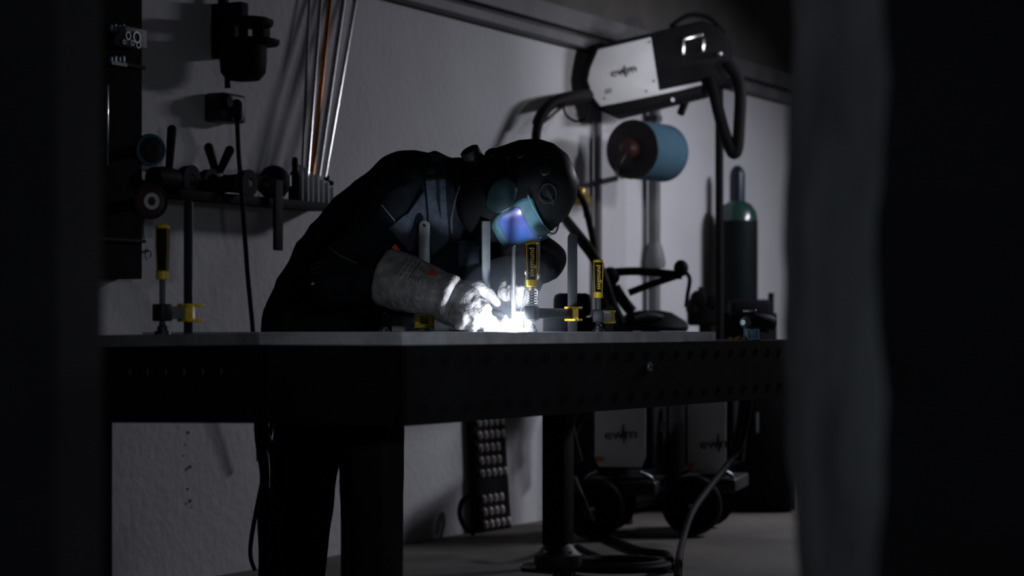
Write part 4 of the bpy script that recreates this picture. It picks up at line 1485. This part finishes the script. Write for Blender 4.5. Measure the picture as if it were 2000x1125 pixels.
# added black cabinet, fills the dark gap between the power sources
for (xa, xb, lb) in ((1150, 1345, 'added black cabinet filling the dark gap behind the power sources'),):
    ta, tb2 = (WQ(xa, 900, .15) - W0).dot(E1), (WQ(xb, 900, .15) - W0).dot(E1)
    o = thing('fill_cabinet', lb, 'cabinet', Wp((ta + tb2) / 2, .15, 0))
    MB().box(Wp((ta + tb2) / 2, .16, .36), (tb2 - ta, .24, .66), AX).build('cabinet_body', BLACK, o, bevel=.008)
    for q in (.25, .75):
        c_ = Wp(ta + (tb2 - ta) * q, .287, .38)
        dr = MB().box(c_, ((tb2 - ta) * .46, .012, .64), AX).build('door', BLACK, o, bevel=.004)
        MB().cyl(c_ + WN * .02 + UP * .1, c_ + WN * .02 + UP * .2, .006).build('handle', DARK, dr)

# cables by the welder's legs
hs = [Q(512, 700, 7.35), Q(509, 840, 7.35), Q(517, 930, 7.3), Q(513, 1010, 7.3), Q(516, 1080, 7.3), Q(515, 1180, 7.3), Q(520, 1175, 7.4)]
hs = [V(p) for p in hs[:6]] + [V((Q(515, 1180, 7.3).x, 7.3, .012))]
tag(MB().tube(hs, [.022, .022, .016, .018, .019, .02, .02], 12).build('torch_cable', RUBBER), 'thick black cable hanging beside the welder\'s near leg', 'cable')
hs = [Q(517, 720, 7.32), Q(519, 835, 7.32), Q(528, 868, 7.32), Q(534, 930, 7.3), Q(528, 990, 7.3), Q(523, 1030, 7.3), Q(527, 1090, 7.3), Q(535, 1180, 7.3)]
tag(MB().tube(hs, .010, 10).build('thin_hose', RUBBER), 'thin hose crossing the thick cable beside the welder\'s leg', 'hose')
hs = [Q(531, 720, 7.33), Q(530, 830, 7.33), Q(522, 868, 7.33), Q(514, 930, 7.34), Q(503, 985, 7.35), Q(492, 1045, 7.4), Q(489, 1085, 7.45), Q(497, 1112, 7.5)]
tag(MB().tube(hs, .0075, 8).build('thin_hose', RUBBER), 'thin cable bowing out left of the thick hanging cable', 'hose')

# cables on the floor and hanging at the right
def fl(x, y, z=.018):
    return FQ(x, y, z)


tag(MB().tube([Q(1120, 935, 9.0), Q(1140, 985, 8.9), fl(1165, 1032, .03), fl(1200, 1055), fl(1250, 1075), fl(1300, 1082), fl(1310, 1095)], .016, 10).build('floor_cable', RUBBER),
    'black cable running over the floor from the trolley wheel', 'cable')
tag(MB().tube([fl(1128, 1068), fl(1150, 1080), fl(1180, 1092)], .014, 10, sub=4).build('floor_cable', RUBBER), 'short stretch of cable on the floor right of the table foot', 'cable')
co = []
for k in range(58):
    a = k / 57 * 2 * math.pi * 2.6
    c = fl(1212, 1118, 0)
    r_ = .20 - .001 * k
    co.append(c + V((r_ * math.cos(a), r_ * .8 * math.sin(a), .017 + .010 * a / 6.28)))
tag(MB().tube(co, .015, 8, sub=1).build('cable_coil', RUBBER), 'coil of black cable lying on the floor under the table', 'cable')
tag(MB().tube([fl(1328, 1180), fl(1324, 1130, .2), Q(1330, 1070, 7.6), Q(1350, 1005, 8.0), Q(1380, 960, 8.3), Q(1415, 915, 8.5), Q(1445, 870, 8.6), Q(1462, 800, 8.6), Q(1466, 740, 8.6)], .0125, 10).build('hanging_cable', RUBBER),
    'black cable hanging in a long curve right under the table', 'cable')
tag(MB().tube([Q(1440, 900, 9.6), Q(1446, 850, 9.6), Q(1452, 800, 9.6), Q(1452, 740, 9.6)], [.03, .028, .024, .02], 10).build('hose_pack', RUBBER),
    'dark hose pack dropping behind the table\'s right end', 'hose')
o = thing('storage_cabinet', 'dark cabinet standing in shadow behind the right power source', 'cabinet', V((Q(1480, HY, 11.2).x, 11.2, 0)))
MB().box(V((Q(1490, HY, 11.2).x, 11.2, .34)), (.30, .3, .66)).build('cabinet_body', BLACK, o, bevel=.01)
MB().box(V((Q(1490, HY, 11.2).x, 11.03, .34)), (.26, .02, .60)).build('cabinet_door', BLACK, o, bevel=.004)
MB().cyl(V((Q(1470, HY, 11.2).x, 11.01, .4)), V((Q(1470, HY, 11.2).x, 11.01, .5)), .008).build('handle', STEELD, o)
